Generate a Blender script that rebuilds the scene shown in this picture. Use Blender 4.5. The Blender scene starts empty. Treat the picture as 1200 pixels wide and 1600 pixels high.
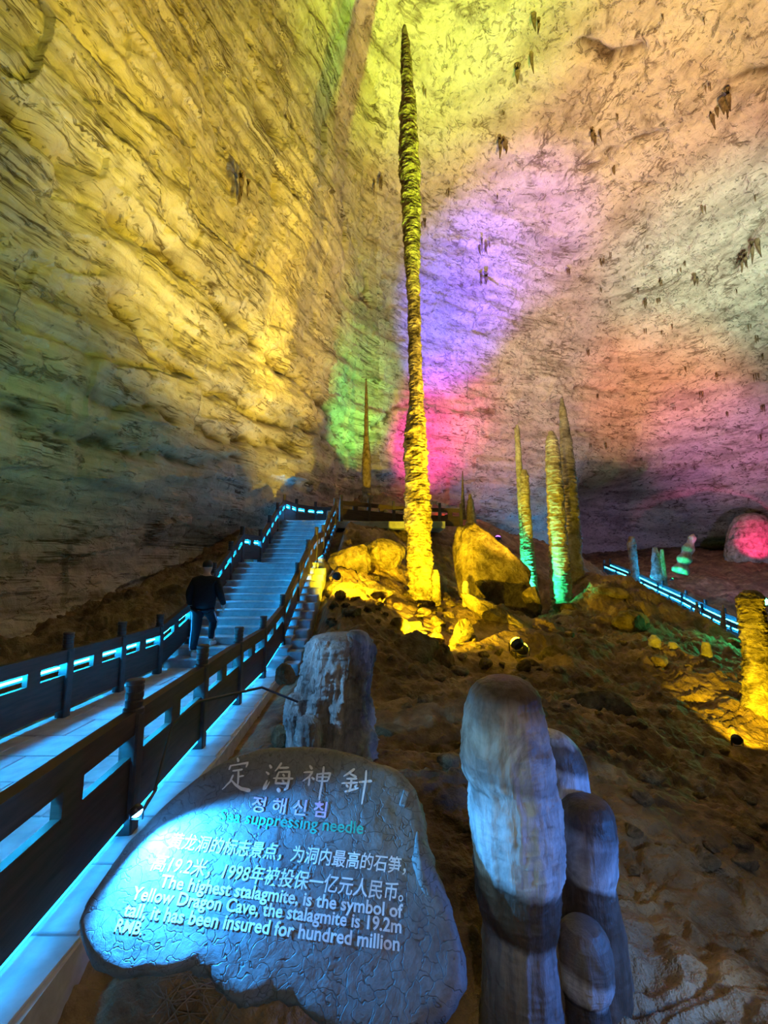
import bpy, bmesh, math, random
import numpy as np
from mathutils import Vector, Matrix

C = bpy.context.scene.collection
R = math.radians
F_PX = 711.0                      # focal length in pixels of the 1200x1600 frame
PITCH = R(7.2)
CP, SP = math.cos(PITCH), math.sin(PITCH)


def P(px, py, Y):
    """world point at depth Y (camera at the origin, walkway floor at z = -1.85)"""
    u = (px - 600) / F_PX
    v = (800 - py) / F_PX
    d = Vector((u, CP - v * SP, SP + v * CP))
    return d * (Y / d.y)


# ---------------------------------------------------------------- camera, world, exposure
sc = bpy.context.scene
cam = bpy.data.objects.new('camera', bpy.data.cameras.new('camera'))
C.objects.link(cam)
cam.data.sensor_fit = 'VERTICAL'
cam.data.sensor_height = 36.0
cam.data.lens = 36.0 * F_PX / 1600.0
cam.data.clip_start = 0.05
cam.data.clip_end = 300
cam.rotation_euler = (R(90) + PITCH, 0, 0)
sc.camera = cam

world = bpy.data.worlds.new('world')
sc.world = world
world.use_nodes = True
world.node_tree.nodes['Background'].inputs[0].default_value = (0.5, 0.42, 0.36, 1)
world.node_tree.nodes['Background'].inputs[1].default_value = 0.02

vs = sc.view_settings
vs.view_transform = 'Standard'
vs.look = 'None'
vs.gamma = 1.0
vs.use_curve_mapping = False
vs.exposure = 0.0

# ---------------------------------------------------------------- coloured cave floodlights and added fill lamps
# (position, aim point, watts, colour, cone degrees, blend)
YEL = (1.0, 0.70, 0.03)
GOLD = (1.0, 0.62, 0.03)
LIME = (0.62, 1.0, 0.06)
PEACH = (1.0, 0.55, 0.33)
WARM = (1.0, 0.74, 0.5)
BLUE = (0.06, 0.36, 1.0)
SPOTS = [
    # left wall
    ((4.5, 9.0, -1.4), P(430, 330, 13), 12000, YEL, 64, 0.8),
    ((7.0, -3.0, 0.0), P(280, 140, 9), 6000, YEL, 46, 1.0),
    ((7.0, -3.0, 0.0), P(10, 360, 7), 2600, (0.35, 0.9, 0.14), 40, 1.0),
    ((7.0, -3.0, 0.0), P(80, 720, 8.5), 300, (0.9, 0.6, 0.16), 50, 1.0),
    ((6.0, 12.0, -1.2), P(450, 500, 18), 6500, GOLD, 34, 0.3),
    # top centre and ceiling
    ((3.5, 8.0, -1.4), P(700, -10, 15), 26000, (0.30, 1.0, 0.02), 34, 1.0),
    ((3.5, 8.0, -1.4), P(520, 20, 14), 6000, (0.95, 0.85, 0.04), 36, 1.0),
    ((3.5, 8.0, -1.4), P(620, 220, 18), 4500, (0.95, 0.8, 0.1), 40, 1.0),
    ((7.5, 5.0, -2.3), P(900, 90, 16), 28000, (1.0, 0.66, 0.08), 50, 1.0),
    ((9.0, 4.0, -2.5), P(1100, 230, 18), 14000, (1.0, 0.40, 0.33), 54, 1.0),
    ((10.0, 6.0, -2.5), P(1170, 435, 22), 23000, (0.36, 1.0, 0.66), 30, 1.0),
    ((3.0, 6.0, -1.6), P(840, 300, 22), 5000, (1.0, 0.66, 0.46), 60, 1.0),
    # back wall, right
    ((9.0, 17.0, -0.3), P(820, 650, 29), 8000, (1.0, 0.36, 0.22), 50, 1.0),
    ((14.0, 17.0, -2.6), P(1030, 630, 31), 17000, (1.0, 0.22, 0.09), 34, 1.0),
    ((16.0, 20.0, -2.6), P(1130, 710, 33), 11000, (1.0, 0.32, 0.75), 36, 1.0),
    ((9.0, 9.0, -2.0), P(1010, 490, 28), 13000, WARM, 56, 1.0),
    # far hill and alcove
    ((20.0, 22.0, 0.0), P(1120, 900, 33), 1800, (0.5, 0.4, 1.0), 70, 0.9),
    ((27.6, 31.8, 0.9), P(1168, 838, 36), 1500, (1.0, 0.03, 0.2), 50, 0.6),
    # off-frame lamps near the camera, some added as fill
    ((0.6, -1.6, 0.9), P(520, 1300, 3.0), 80, (1.0, 0.84, 0.7), 90, 1.0),  # unseen warm fill added behind the camera to lift the foreground
    ((-1.6, 1.5, -0.8), P(790, 1250, 2.4), 80, (0.34, 0.78, 1.0), 30, 0.7),
    ((2.4, 1.8, -1.3), P(860, 1350, 2.6), 130, (0.02, 0.24, 1.0), 70, 0.7),
    ((2.4, 0.9, -1.0), P(1130, 1500, 2.8), 130, (0.34, 0.58, 1.0), 56, 0.9),
    ((-2.9, 2.9, 0.3), P(515, 1090, 4.3), 460, (0.2, 0.56, 1.0), 28, 0.8),  # unseen blue lamp added to light the stump from the side
]
for i, (pos, aim, watts, col, cone, blend) in enumerate(SPOTS):
    ld = bpy.data.lights.new('cave_flood_or_fill', 'SPOT')
    ld.energy = watts
    ld.color = col
    ld.spot_size = R(cone)
    ld.spot_blend = blend
    ld.shadow_soft_size = 0.12
    lo = bpy.data.objects.new('cave_flood_or_fill', ld)
    lo.location = pos
    lo.rotation_euler = (Vector(aim) - Vector(pos)).to_track_quat('-Z', 'Y').to_euler()
    C.objects.link(lo)


# ---------------------------------------------------------------- numpy noise
def _hash(ix, iy, iz, s):
    h = (ix * 374761393 + iy * 668265263 + iz * 2147483647 + s * 974711) & 0xffffffff
    h = ((h ^ (h >> 13)) * 1274126177) & 0xffffffff
    h = (h ^ (h >> 16)) & 0xffffffff
    return h.astype(np.float64) / 4294967295.0


def vnoise(p, s=0):
    """value noise in [-1, 1] at points p (N,3)"""
    i = np.floor(p).astype(np.int64)
    f = p - i
    w = f * f * f * (f * (f * 6 - 15) + 10)
    out = 0
    for dx in (0, 1):
        wx = w[:, 0] if dx else 1 - w[:, 0]
        for dy in (0, 1):
            wy = w[:, 1] if dy else 1 - w[:, 1]
            for dz in (0, 1):
                wz = w[:, 2] if dz else 1 - w[:, 2]
                out = out + wx * wy * wz * _hash(i[:, 0] + dx, i[:, 1] + dy, i[:, 2] + dz, s)
    return out * 2 - 1


def fbm(p, octv=4, s=0, gain=0.5, ridged=False):
    a, out, tot = 1.0, 0, 0
    q = np.array(p, float)
    for k in range(octv):
        n = vnoise(q, s + k * 17)
        if ridged:
            n = 1 - 2 * np.abs(n)
        out = out + a * n
        tot += a
        a *= gain
        q = q * 2.03 + 11.7
    return out / tot


def sstep(a, b, x):
    t = np.clip((x - a) / (b - a), 0, 1)
    return t * t * (3 - 2 * t)


# ---------------------------------------------------------------- object helpers
def tag(o, label=None, cat=None, group=None, kind=None):
    if label:
        o['label'] = label
    if cat:
        o['category'] = cat
    if group:
        o['group'] = group
    if kind:
        o['kind'] = kind
    return o


def thing(name, label, cat, loc=(0, 0, 0), rz=0.0, group=None):
    o = bpy.data.objects.new(name, None)
    o.empty_display_size = 0.1
    C.objects.link(o)
    o.location = loc
    o.rotation_euler = (0, 0, rz)
    return tag(o, label, cat, group)


def mesh_obj(name, verts, faces, mat, parent=None, smooth=True):
    me = bpy.data.meshes.new(name)
    me.from_pydata([tuple(v) for v in verts] if not isinstance(verts, np.ndarray) else verts.tolist(), [],
                   faces if not isinstance(faces, np.ndarray) else faces.tolist())
    me.materials.append(mat)
    if smooth:
        me.polygons.foreach_set('use_smooth', np.ones(len(me.polygons), bool))
    me.update()
    o = bpy.data.objects.new(name, me)
    C.objects.link(o)
    if parent is not None:
        o.parent = parent
    return o


def grid_mesh(name, V, mat, parent=None, wrap=False, keep=None):
    """V (n, m, 3) grid; fast numpy build"""
    n, m = V.shape[:2]
    idx = np.arange(n * m).reshape(n, m)
    if wrap:
        a, b = idx[:-1], idx[1:]
        q = np.stack([a, np.roll(a, -1, 1), np.roll(b, -1, 1), b], -1).reshape(-1, 4)
    else:
        q = np.stack([idx[:-1, :-1], idx[:-1, 1:], idx[1:, 1:], idx[1:, :-1]], -1).reshape(-1, 4)
    if keep is not None:
        q = q[keep.reshape(-1)]
    return raw_mesh(name, V.reshape(-1, 3), q, mat, parent)


def raw_mesh(name, V, q, mat, parent=None, normals=None, attrs=None):
    used = np.unique(q)
    remap = np.full(len(V), -1, np.int64)
    remap[used] = np.arange(len(used))
    V = V[used]
    q = remap[q]
    me = bpy.data.meshes.new(name)
    me.vertices.add(len(V))
    me.vertices.foreach_set('co', V.astype(np.float32).ravel())
    k = q.shape[1]
    me.loops.add(q.size)
    me.loops.foreach_set('vertex_index', q.astype(np.int32).ravel())
    me.polygons.add(len(q))
    me.polygons.foreach_set('loop_start', np.arange(0, q.size, k, dtype=np.int32))
    me.polygons.foreach_set('use_smooth', np.ones(len(q), bool))
    for an, av in (attrs or {}).items():
        me.attributes.new(an, 'FLOAT', 'POINT').data.foreach_set('value', av[used].astype(np.float32))
    me.materials.append(mat)
    me.update()
    me.validate()
    if normals is not None:
        me.normals_split_custom_set_from_vertices(normals[used].tolist())
    o = bpy.data.objects.new(name, me)
    C.objects.link(o)
    if parent is not None:
        o.parent = parent
    return o


class MB:
    """collects shapes for ONE mesh"""
    def __init__(self):
        self.v, self.f = [], []

    def box(self, c, s, rot=None, bevel=0.0):
        bm = bmesh.new()
        bmesh.ops.create_cube(bm, size=1.0)
        bmesh.ops.scale(bm, vec=s, verts=bm.verts)
        if bevel:
            bmesh.ops.bevel(bm, geom=list(bm.edges), offset=bevel, segments=1, affect='EDGES', profile=0.5)
        if rot is not None:
            bmesh.ops.transform(bm, matrix=rot.to_4x4(), verts=bm.verts)
        bmesh.ops.translate(bm, vec=c, verts=bm.verts)
        self.take(bm)
        return self

    def take(self, bm):
        n = len(self.v)
        bm.verts.index_update()
        self.v += [tuple(v.co) for v in bm.verts]
        self.f += [[n + v.index for v in f.verts] for f in bm.faces]
        bm.free()

    def tube(self, pts, r, seg=8, cap=True):
        pts = [Vector(p) for p in pts]
        rr = r if isinstance(r, (list, tuple)) else [r] * len(pts)
        n0 = len(self.v)
        up = Vector((0, 0, 1))
        for i, p in enumerate(pts):
            t = (pts[min(i + 1, len(pts) - 1)] - pts[max(i - 1, 0)]).normalized()
            a = t.cross(up)
            if a.length < 1e-3:
                a = t.cross(Vector((1, 0, 0)))
            a.normalize()
            b = t.cross(a)
            for k in range(seg):
                an = 2 * math.pi * k / seg
                self.v.append(tuple(p + (a * math.cos(an) + b * math.sin(an)) * rr[i]))
        for i in range(len(pts) - 1):
            for k in range(seg):
                k2 = (k + 1) % seg
                self.f.append([n0 + i * seg + k, n0 + i * seg + k2, n0 + (i + 1) * seg + k2, n0 + (i + 1) * seg + k])
        if cap:
            self.f.append([n0 + k for k in range(seg)])
            e = n0 + (len(pts) - 1) * seg
            self.f.append([e + k for k in reversed(range(seg))])
        return self

    def lathe(self, prof, c=(0, 0, 0), seg=16):
        n0 = len(self.v)
        for r, z in prof:
            for k in range(seg):
                an = 2 * math.pi * k / seg
                self.v.append((c[0] + r * math.cos(an), c[1] + r * math.sin(an), c[2] + z))
        for i in range(len(prof) - 1):
            for k in range(seg):
                k2 = (k + 1) % seg
                self.f.append([n0 + i * seg + k, n0 + i * seg + k2, n0 + (i + 1) * seg + k2, n0 + (i + 1) * seg + k])
        self.f.append([n0 + k for k in reversed(range(seg))])
        e = n0 + (len(prof) - 1) * seg
        self.f.append([e + k for k in range(seg)])
        return self

    def build(self, name, mat, parent=None, smooth=False):
        return mesh_obj(name, self.v, self.f, mat, parent, smooth)


# ---------------------------------------------------------------- materials
def new_mat(name):
    m = bpy.data.materials.new(name)
    m.use_nodes = True
    nt = m.node_tree
    return m, nt, nt.nodes['Principled BSDF']


def N(nt, typ, **kw):
    n = nt.nodes.new(typ)
    for k, v in kw.items():
        if k in n.inputs.keys():
            n.inputs[k].default_value = v
        else:
            setattr(n, k, v)
    return n


def ramp(nt, fac, stops, interp='LINEAR'):
    r = nt.nodes.new('ShaderNodeValToRGB')
    r.color_ramp.interpolation = interp
    els = r.color_ramp.elements
    while len(els) < len(stops):
        els.new(0.5)
    for e, (p, c) in zip(els, stops):
        e.position = p
        e.color = (c[0], c[1], c[2], 1) if isinstance(c, (tuple, list)) else (c, c, c, 1)
    nt.links.new(fac, r.inputs[0])
    return r.outputs[0]


def mixc(nt, fac, a, b, mode='MIX'):
    m = nt.nodes.new('ShaderNodeMix')
    m.data_type = 'RGBA'
    m.blend_type = mode
    for sock, val in ((m.inputs[0], fac), (m.inputs[6], a), (m.inputs[7], b)):
        if isinstance(val, bpy.types.NodeSocket):
            nt.links.new(val, sock)
        elif isinstance(val, (tuple, list)):
            sock.default_value = (val[0], val[1], val[2], 1)
        else:
            sock.default_value = val
    return m.outputs[2]


def math_node(nt, op, a, b=0.5):
    m = nt.nodes.new('ShaderNodeMath')
    m.operation = op
    for s, v in zip(m.inputs, (a, b)):
        if isinstance(v, bpy.types.NodeSocket):
            nt.links.new(v, s)
        else:
            s.default_value = v
    return m.outputs[0]


def coords(nt, scale=(1, 1, 1), rot=(0, 0, 0)):
    t = nt.nodes.new('ShaderNodeTexCoord')
    mp = nt.nodes.new('ShaderNodeMapping')
    mp.inputs['Scale'].default_value = scale
    mp.inputs['Rotation'].default_value = rot
    nt.links.new(t.outputs['Object'], mp.inputs[0])
    return mp.outputs[0]


def noise(nt, vec, scale, detail=4, rough=0.55, dist=0.0):
    n = N(nt, 'ShaderNodeTexNoise', Scale=scale, Detail=detail, Roughness=rough, Distortion=dist)
    nt.links.new(vec, n.inputs['Vector'])
    return n.outputs[0]


def bump(nt, bsdf, height, strength=0.5, dist=0.05, prev=None):
    b = N(nt, 'ShaderNodeBump', Strength=strength, Distance=dist)
    nt.links.new(height, b.inputs['Height'])
    if prev is not None:
        nt.links.new(prev, b.inputs['Normal'])
    nt.links.new(b.outputs[0], bsdf.inputs['Normal'])
    return b.outputs[0]


def mat_cave(name, pale, mid, dark, crack=0.5, strata=(0.25, 0.25, 2.6), flake=0.5, relief=0.9, layer=0.5):
    m, nt, b = new_mat(name)
    # the beds dip gently: rotate the coordinates with them before stretching
    vec = coords(nt, strata, (R(-11), 0, 0))
    iso = coords(nt, (1, 1, 1))
    lay = noise(nt, vec, 1.0, 6, 0.6, 0.6)
    blot = noise(nt, iso, 0.35, 5, 0.6, 0.4)
    fine = noise(nt, iso, 3.2, 6, 0.62, 0.8)
    col = ramp(nt, blot, [(0.3, mid), (0.52, pale), (0.75, pale)])
    shade = ramp(nt, lay, [(0.34, dark), (0.47, mid), (0.56, pale)])
    col = mixc(nt, 0.45, col, shade)
    grain = ramp(nt, fine, [(0.3, 0.55), (0.5, 0.95), (0.7, 1.0)])
    col = mixc(nt, 0.5, col, grain, 'MULTIPLY')
    # thin dark cracks that run along the beds
    ridge = math_node(nt, 'ABSOLUTE', math_node(nt, 'SUBTRACT', noise(nt, vec, 0.9, 5, 0.6, 0.9), 0.5))
    ck = ramp(nt, ridge, [(0.0, 1.0), (0.018, 0.6), (0.04, 0.0)])
    gate = ramp(nt, noise(nt, iso, 0.5, 3, 0.5), [(0.5, 0.0), (0.62, 1.0)])
    ckf = math_node(nt, 'MULTIPLY', math_node(nt, 'MULTIPLY', ck, gate), crack)
    col = mixc(nt, ckf, col, dark)
    r2 = math_node(nt, 'ABSOLUTE', math_node(nt, 'SUBTRACT', noise(nt, vec, 2.4, 4, 0.6, 1.2), 0.5))
    g2 = ramp(nt, noise(nt, iso, 1.1, 3, 0.5), [(0.52, 0.0), (0.62, 1.0)])
    c2 = math_node(nt, 'MULTIPLY', math_node(nt, 'MULTIPLY', ramp(nt, r2, [(0.0, 1.0), (0.014, 0.5), (0.03, 0.0)]), g2), crack)
    col = mixc(nt, c2, col, dark)
    # flakes and pits
    pv = coords(nt, (0.8, 0.8, 1.9), (R(-11), R(12), 0))
    fl = noise(nt, pv, 1.9, 4, 0.72, 1.6)
    sp = nt.nodes.new('ShaderNodeSeparateXYZ')
    nt.links.new(iso, sp.inputs[0])
    hi = ramp(nt, math_node(nt, 'DIVIDE', sp.outputs[2], 30.0), [(0.38, 1.0), (0.55, 0.4)])
    pit = ramp(nt, fl, [(0.35, 1.0), (0.42, 0.0)])
    col = mixc(nt, math_node(nt, 'MULTIPLY', math_node(nt, 'MULTIPLY', pit, flake), hi), col, dark)
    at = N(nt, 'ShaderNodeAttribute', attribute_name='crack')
    col = mixc(nt, math_node(nt, 'MULTIPLY', at.outputs['Fac'], ramp(nt, fine, [(0.3, 1.0), (0.8, 0.7)])), col, dark)  # shade and dirt along the big ledges, painted in as dark colour
    nt.links.new(col, b.inputs['Base Color'])
    b.inputs['Roughness'].default_value = 0.75
    b.inputs['Specular IOR Level'].default_value = 0.25
    rel = noise(nt, coords(nt, (0.7, 0.7, 1.3), (R(-11), 0, 0)), 1.3, 8, 0.7, 0.5)
    n0 = bump(nt, b, rel, relief, 0.45)
    n1 = bump(nt, b, lay, layer, 0.25, n0)
    n2 = bump(nt, b, fine, 0.7, 0.12, n1)
    bump(nt, b, pit, 0.8, -0.1, n2)
    return m


def mat_rock(name, a, c, d, scale=3.0, rough=0.8, bumpd=0.03, strength=0.7, spec=0.3, stretch=(1, 1, 1)):
    m, nt, b = new_mat(name)
    vec = coords(nt, stretch)
    n1 = noise(nt, vec, scale, 6, 0.6, 0.4)
    n2 = noise(nt, vec, scale * 5, 5, 0.65, 0.2)
    col = ramp(nt, n1, [(0.32, d), (0.5, c), (0.68, a)])
    col = mixc(nt, 0.55, col, ramp(nt, n2, [(0.3, 0.45), (0.55, 1.0)]), 'MULTIPLY')
    nt.links.new(col, b.inputs['Base Color'])
    b.inputs['Roughness'].default_value = rough
    b.inputs['Specular IOR Level'].default_value = spec
    p = bump(nt, b, n1, strength, bumpd * 2)
    bump(nt, b, n2, strength, bumpd, p)
    return m


def mat_plain(name, col, rough=0.6, spec=0.4, metal=0.0, var=0.25, scale=8.0, stretch=(1, 1, 1), bumpd=0.003):
    m, nt, b = new_mat(name)
    n = noise(nt, coords(nt, stretch), scale, 5, 0.6, 0.3)
    lo = tuple(x * (1 - var) for x in col)
    hi = tuple(min(1, x * (1 + var)) for x in col)
    nt.links.new(ramp(nt, n, [(0.3, lo), (0.7, hi)]), b.inputs['Base Color'])
    b.inputs['Roughness'].default_value = rough
    b.inputs['Specular IOR Level'].default_value = spec
    b.inputs['Metallic'].default_value = metal
    bump(nt, b, n, 0.4, bumpd)
    return m


def mat_emit(name, col, strength):
    m, nt, b = new_mat(name)
    b.inputs['Base Color'].default_value = (0.1, 0.1, 0.1, 1)
    b.inputs['Emission Color'].default_value = (*col, 1)
    b.inputs['Emission Strength'].default_value = strength
    return m


M = {}
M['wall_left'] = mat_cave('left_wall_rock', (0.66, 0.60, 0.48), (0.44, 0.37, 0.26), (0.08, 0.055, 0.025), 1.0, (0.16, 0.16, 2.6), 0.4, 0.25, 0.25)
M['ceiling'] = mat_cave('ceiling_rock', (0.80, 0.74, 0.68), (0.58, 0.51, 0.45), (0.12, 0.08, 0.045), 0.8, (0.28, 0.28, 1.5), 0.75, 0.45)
M['ground'] = mat_rock('brown_cave_ground', (0.40, 0.28, 0.16), (0.22, 0.14, 0.075), (0.07, 0.042, 0.024), 1.3, 0.7, 0.07, 1.0, 0.35)
M['stone'] = mat_rock('loose_stone_rock', (0.44, 0.33, 0.2), (0.28, 0.2, 0.12), (0.12, 0.08, 0.045), 2.0, 0.75, 0.05, 0.8)
M['needle'] = mat_rock('needle_calcite', (0.50, 0.43, 0.26), (0.27, 0.21, 0.12), (0.035, 0.025, 0.01), 3.6, 0.85, 0.05, 1.0, 0.2)
M['stalag'] = mat_rock('stalagmite_calcite', (0.58, 0.54, 0.46), (0.38, 0.34, 0.27), (0.12, 0.10, 0.07), 2.6, 0.75, 0.03, 0.8)
M['boulder'] = mat_rock('boulder_rock', (0.30, 0.235, 0.14), (0.19, 0.14, 0.08), (0.045, 0.03, 0.015), 2.6, 0.85, 0.06, 1.0, 0.2)
M['flute'] = mat_rock('fluted_calcite', (0.50, 0.51, 0.52), (0.26, 0.265, 0.28), (0.05, 0.05, 0.055), 4.5, 0.6, 0.04, 1.0, 0.4, (1, 1, 0.35))
M['wood'] = mat_plain('dark_brown_timber', (0.055, 0.033, 0.026), 0.55, 0.4, 0, 0.45, 6.0, (0.4, 0.4, 4), 0.004)
M['post'] = mat_plain('dark_carved_timber', (0.05, 0.04, 0.042), 0.5, 0.5, 0, 0.4, 10.0, (1, 1, 1), 0.006)
M['tile'] = mat_plain('grey_paving_stone', (0.42, 0.44, 0.46), 0.45, 0.5, 0, 0.25, 5.0, (1, 1, 1), 0.004)
M['bed'] = mat_plain('pale_mortar', (0.5, 0.5, 0.5), 0.8, 0.3, 0, 0.2, 9.0)
M['step'] = mat_plain('grey_step_stone', (0.33, 0.35, 0.37), 0.55, 0.4, 0, 0.25, 5.0, (1, 1, 1), 0.004)
M['slate'] = None
M['led'] = mat_emit('blue_white_led', (0.006, 0.40, 1.0), 230.0)
M['led_low'] = mat_emit('dim_blue_led', (0.006, 0.38, 1.0), 16.0)
M['white_print'] = mat_plain('white_paint', (0.85, 0.87, 0.88), 0.6, 0.3, 0, 0.05)
M['pink_print'] = mat_plain('pink_paint', (0.85, 0.55, 0.8), 0.6, 0.3, 0, 0.05)
M['green_print'] = mat_plain('green_paint', (0.05, 0.5, 0.36), 0.6, 0.3, 0, 0.08)
M['metal'] = mat_plain('dark_lamp_metal', (0.05, 0.05, 0.055), 0.4, 0.5, 0.6, 0.2)
M['cable'] = mat_plain('black_cable', (0.03, 0.03, 0.035), 0.5, 0.5, 0, 0.2)
M['tuft'] = mat_rock('dark_dripstone', (0.34, 0.26, 0.15), (0.22, 0.16, 0.09), (0.08, 0.055, 0.03), 5.0)
M['twig'] = mat_plain('dry_twig', (0.26, 0.2, 0.15), 0.8, 0.2, 0, 0.4)


# ---------------------------------------------------------------- the cave shell
def cave_F(p):
    x, y, z = p[:, 0], p[:, 1], p[:, 2]
    zz = np.maximum(z, -3)
    xl = -8.9 + 0.286 * np.maximum(y, -6) + 0.003 * zz * np.abs(zz) - 0.9 * np.exp(-((z - 0.2) / 2.0) ** 2)
    l = xl - x
    xr = np.maximum(x, 0)
    yb = 27.5 + 0.5 * np.minimum(xr, 26) - 0.012 * zz * np.abs(zz)
    yb = yb + 7.5 * sstep(13.5, 19, x) * sstep(8.6, 6.6, z)
    b = y - yb
    zc = 24.5 - 0.019 * np.maximum(x - 2, 0) ** 2 - 0.006 * np.maximum(y - 12, 0) ** 2
    c = (z - np.maximum(zc, 3)) * 0.8
    r = x - 44
    f = -14 - y

    def smax(a, b_, k):
        h = np.clip(0.5 + 0.5 * (a - b_) / k, 0, 1)
        return b_ + (a - b_) * h + k * h * (1 - h)
    w = smax(l, b, 4.5)
    w = smax(w, r, 3.0)
    w = smax(w, f, 3.0)
    return smax(w, c, 4.5), l, b, c, r, f


def cave_solve(O, D, tmax=80.0, steps=48):
    t0 = np.zeros(len(D))
    t1 = np.full(len(D), tmax)
    found = np.zeros(len(D), bool)
    ts = np.linspace(0.5, tmax, steps)
    for t in ts:
        ins = cave_F(O + D * t)[0] < 0
        hit = (~ins) & (~found)
        t1[hit] = t
        found |= hit
        t0 = np.where(~found, t, t0)
    for _ in range(16):
        tm = (t0 + t1) / 2
        ins = cave_F(O + D * tm[:, None])[0] < 0
        t0 = np.where(ins, tm, t0)
        t1 = np.where(ins, t1, tm)
    return O + D * ((t0 + t1) / 2)[:, None]


def cave_normal(p):
    e = 0.05
    g = np.stack([cave_F(p + np.array(d))[0] - cave_F(p - np.array(d))[0]
                  for d in ((e, 0, 0), (0, e, 0), (0, 0, e))], -1)
    return g / np.maximum(np.linalg.norm(g, axis=1, keepdims=True), 1e-6)


def cave_disp(p, n):
    bed = p.copy()
    bed[:, 2] = p[:, 2] - 0.19 * p[:, 1]
    warp = fbm(p * 0.16, 3, 5)
    bed[:, 2] += warp * 0.9
    side = np.sqrt(np.clip(1 - n[:, 2] ** 2, 0, 1))
    lay = fbm(bed * np.array([0.07, 0.07, 0.95]), 3, 9, 0.6)
    lay2 = fbm(bed * np.array([0.22, 0.22, 2.6]), 2, 23, 0.6)
    saw = (bed[:, 2] * 0.62) % 1.0
    brk = sstep(-0.15, 0.25, fbm(bed * np.array([0.2, 0.2, 0.4]), 2, 31))
    d = fbm(p * 0.11, 3, 1) * 0.65
    d += lay * (0.14 + 0.08 * side) + lay2 * 0.05
    # broken beds: flat-faced blocks standing proud by different amounts
    for k, (sx, sz, amp) in enumerate(((0.22, 0.7, 0.20), (0.5, 1.6, 0.12))):
        b2 = bed + 0.35 * np.stack([vnoise(p * 0.6, 61 + k), vnoise(p * 0.6, 63 + k), 0.5 * vnoise(p * 0.9, 65 + k)], -1)
        g = b2 * np.array([sx, sx, sz])
        row = np.floor(g[:, 2])
        col = np.floor(g[:, 1] + g[:, 0] + 0.37 * row)
        d += (_hash(row.astype(np.int64), col.astype(np.int64), (row * 0).astype(np.int64), 67 + k) - 0.5) * amp * (0.35 + 0.65 * side)
    d += fbm(p * np.array([0.55, 0.55, 0.8]), 4, 41, 0.55, True) * 0.13
    d += fbm(p * 1.6, 4, 57, 0.6, True) * 0.08
    return d


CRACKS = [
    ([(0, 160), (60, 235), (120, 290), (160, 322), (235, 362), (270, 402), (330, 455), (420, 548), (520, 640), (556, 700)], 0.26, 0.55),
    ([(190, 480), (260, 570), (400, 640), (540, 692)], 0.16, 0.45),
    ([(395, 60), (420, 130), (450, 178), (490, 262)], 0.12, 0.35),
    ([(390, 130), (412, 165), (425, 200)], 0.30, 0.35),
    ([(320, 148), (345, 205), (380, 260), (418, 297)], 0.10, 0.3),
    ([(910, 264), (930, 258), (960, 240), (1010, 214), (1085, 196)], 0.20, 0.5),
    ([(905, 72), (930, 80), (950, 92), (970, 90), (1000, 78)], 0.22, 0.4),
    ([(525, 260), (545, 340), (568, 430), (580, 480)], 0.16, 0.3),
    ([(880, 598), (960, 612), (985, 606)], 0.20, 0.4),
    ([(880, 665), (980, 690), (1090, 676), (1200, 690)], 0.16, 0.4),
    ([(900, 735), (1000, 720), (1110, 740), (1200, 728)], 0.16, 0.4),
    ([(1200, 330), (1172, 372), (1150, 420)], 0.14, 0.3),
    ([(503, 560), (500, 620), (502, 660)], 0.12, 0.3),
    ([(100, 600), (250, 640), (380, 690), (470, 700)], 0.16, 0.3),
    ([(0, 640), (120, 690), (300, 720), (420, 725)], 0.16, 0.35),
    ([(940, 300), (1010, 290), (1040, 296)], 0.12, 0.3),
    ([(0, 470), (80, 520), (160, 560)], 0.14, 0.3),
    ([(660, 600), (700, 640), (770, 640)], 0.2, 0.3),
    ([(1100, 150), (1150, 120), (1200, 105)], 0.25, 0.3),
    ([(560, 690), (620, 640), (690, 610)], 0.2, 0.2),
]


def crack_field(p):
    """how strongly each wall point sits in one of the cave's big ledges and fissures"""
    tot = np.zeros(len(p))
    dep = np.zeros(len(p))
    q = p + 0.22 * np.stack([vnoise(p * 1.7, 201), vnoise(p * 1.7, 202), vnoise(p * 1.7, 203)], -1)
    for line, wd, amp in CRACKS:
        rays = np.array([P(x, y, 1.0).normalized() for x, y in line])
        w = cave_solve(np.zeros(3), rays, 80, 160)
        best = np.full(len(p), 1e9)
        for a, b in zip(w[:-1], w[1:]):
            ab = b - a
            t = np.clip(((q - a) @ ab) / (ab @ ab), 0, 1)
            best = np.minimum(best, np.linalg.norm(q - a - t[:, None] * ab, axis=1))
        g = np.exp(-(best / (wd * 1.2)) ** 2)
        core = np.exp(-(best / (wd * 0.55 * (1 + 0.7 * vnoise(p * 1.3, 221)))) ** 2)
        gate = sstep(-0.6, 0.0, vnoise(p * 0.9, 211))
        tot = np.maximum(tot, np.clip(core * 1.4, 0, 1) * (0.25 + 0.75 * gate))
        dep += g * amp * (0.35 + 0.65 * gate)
    return tot, dep


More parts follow.
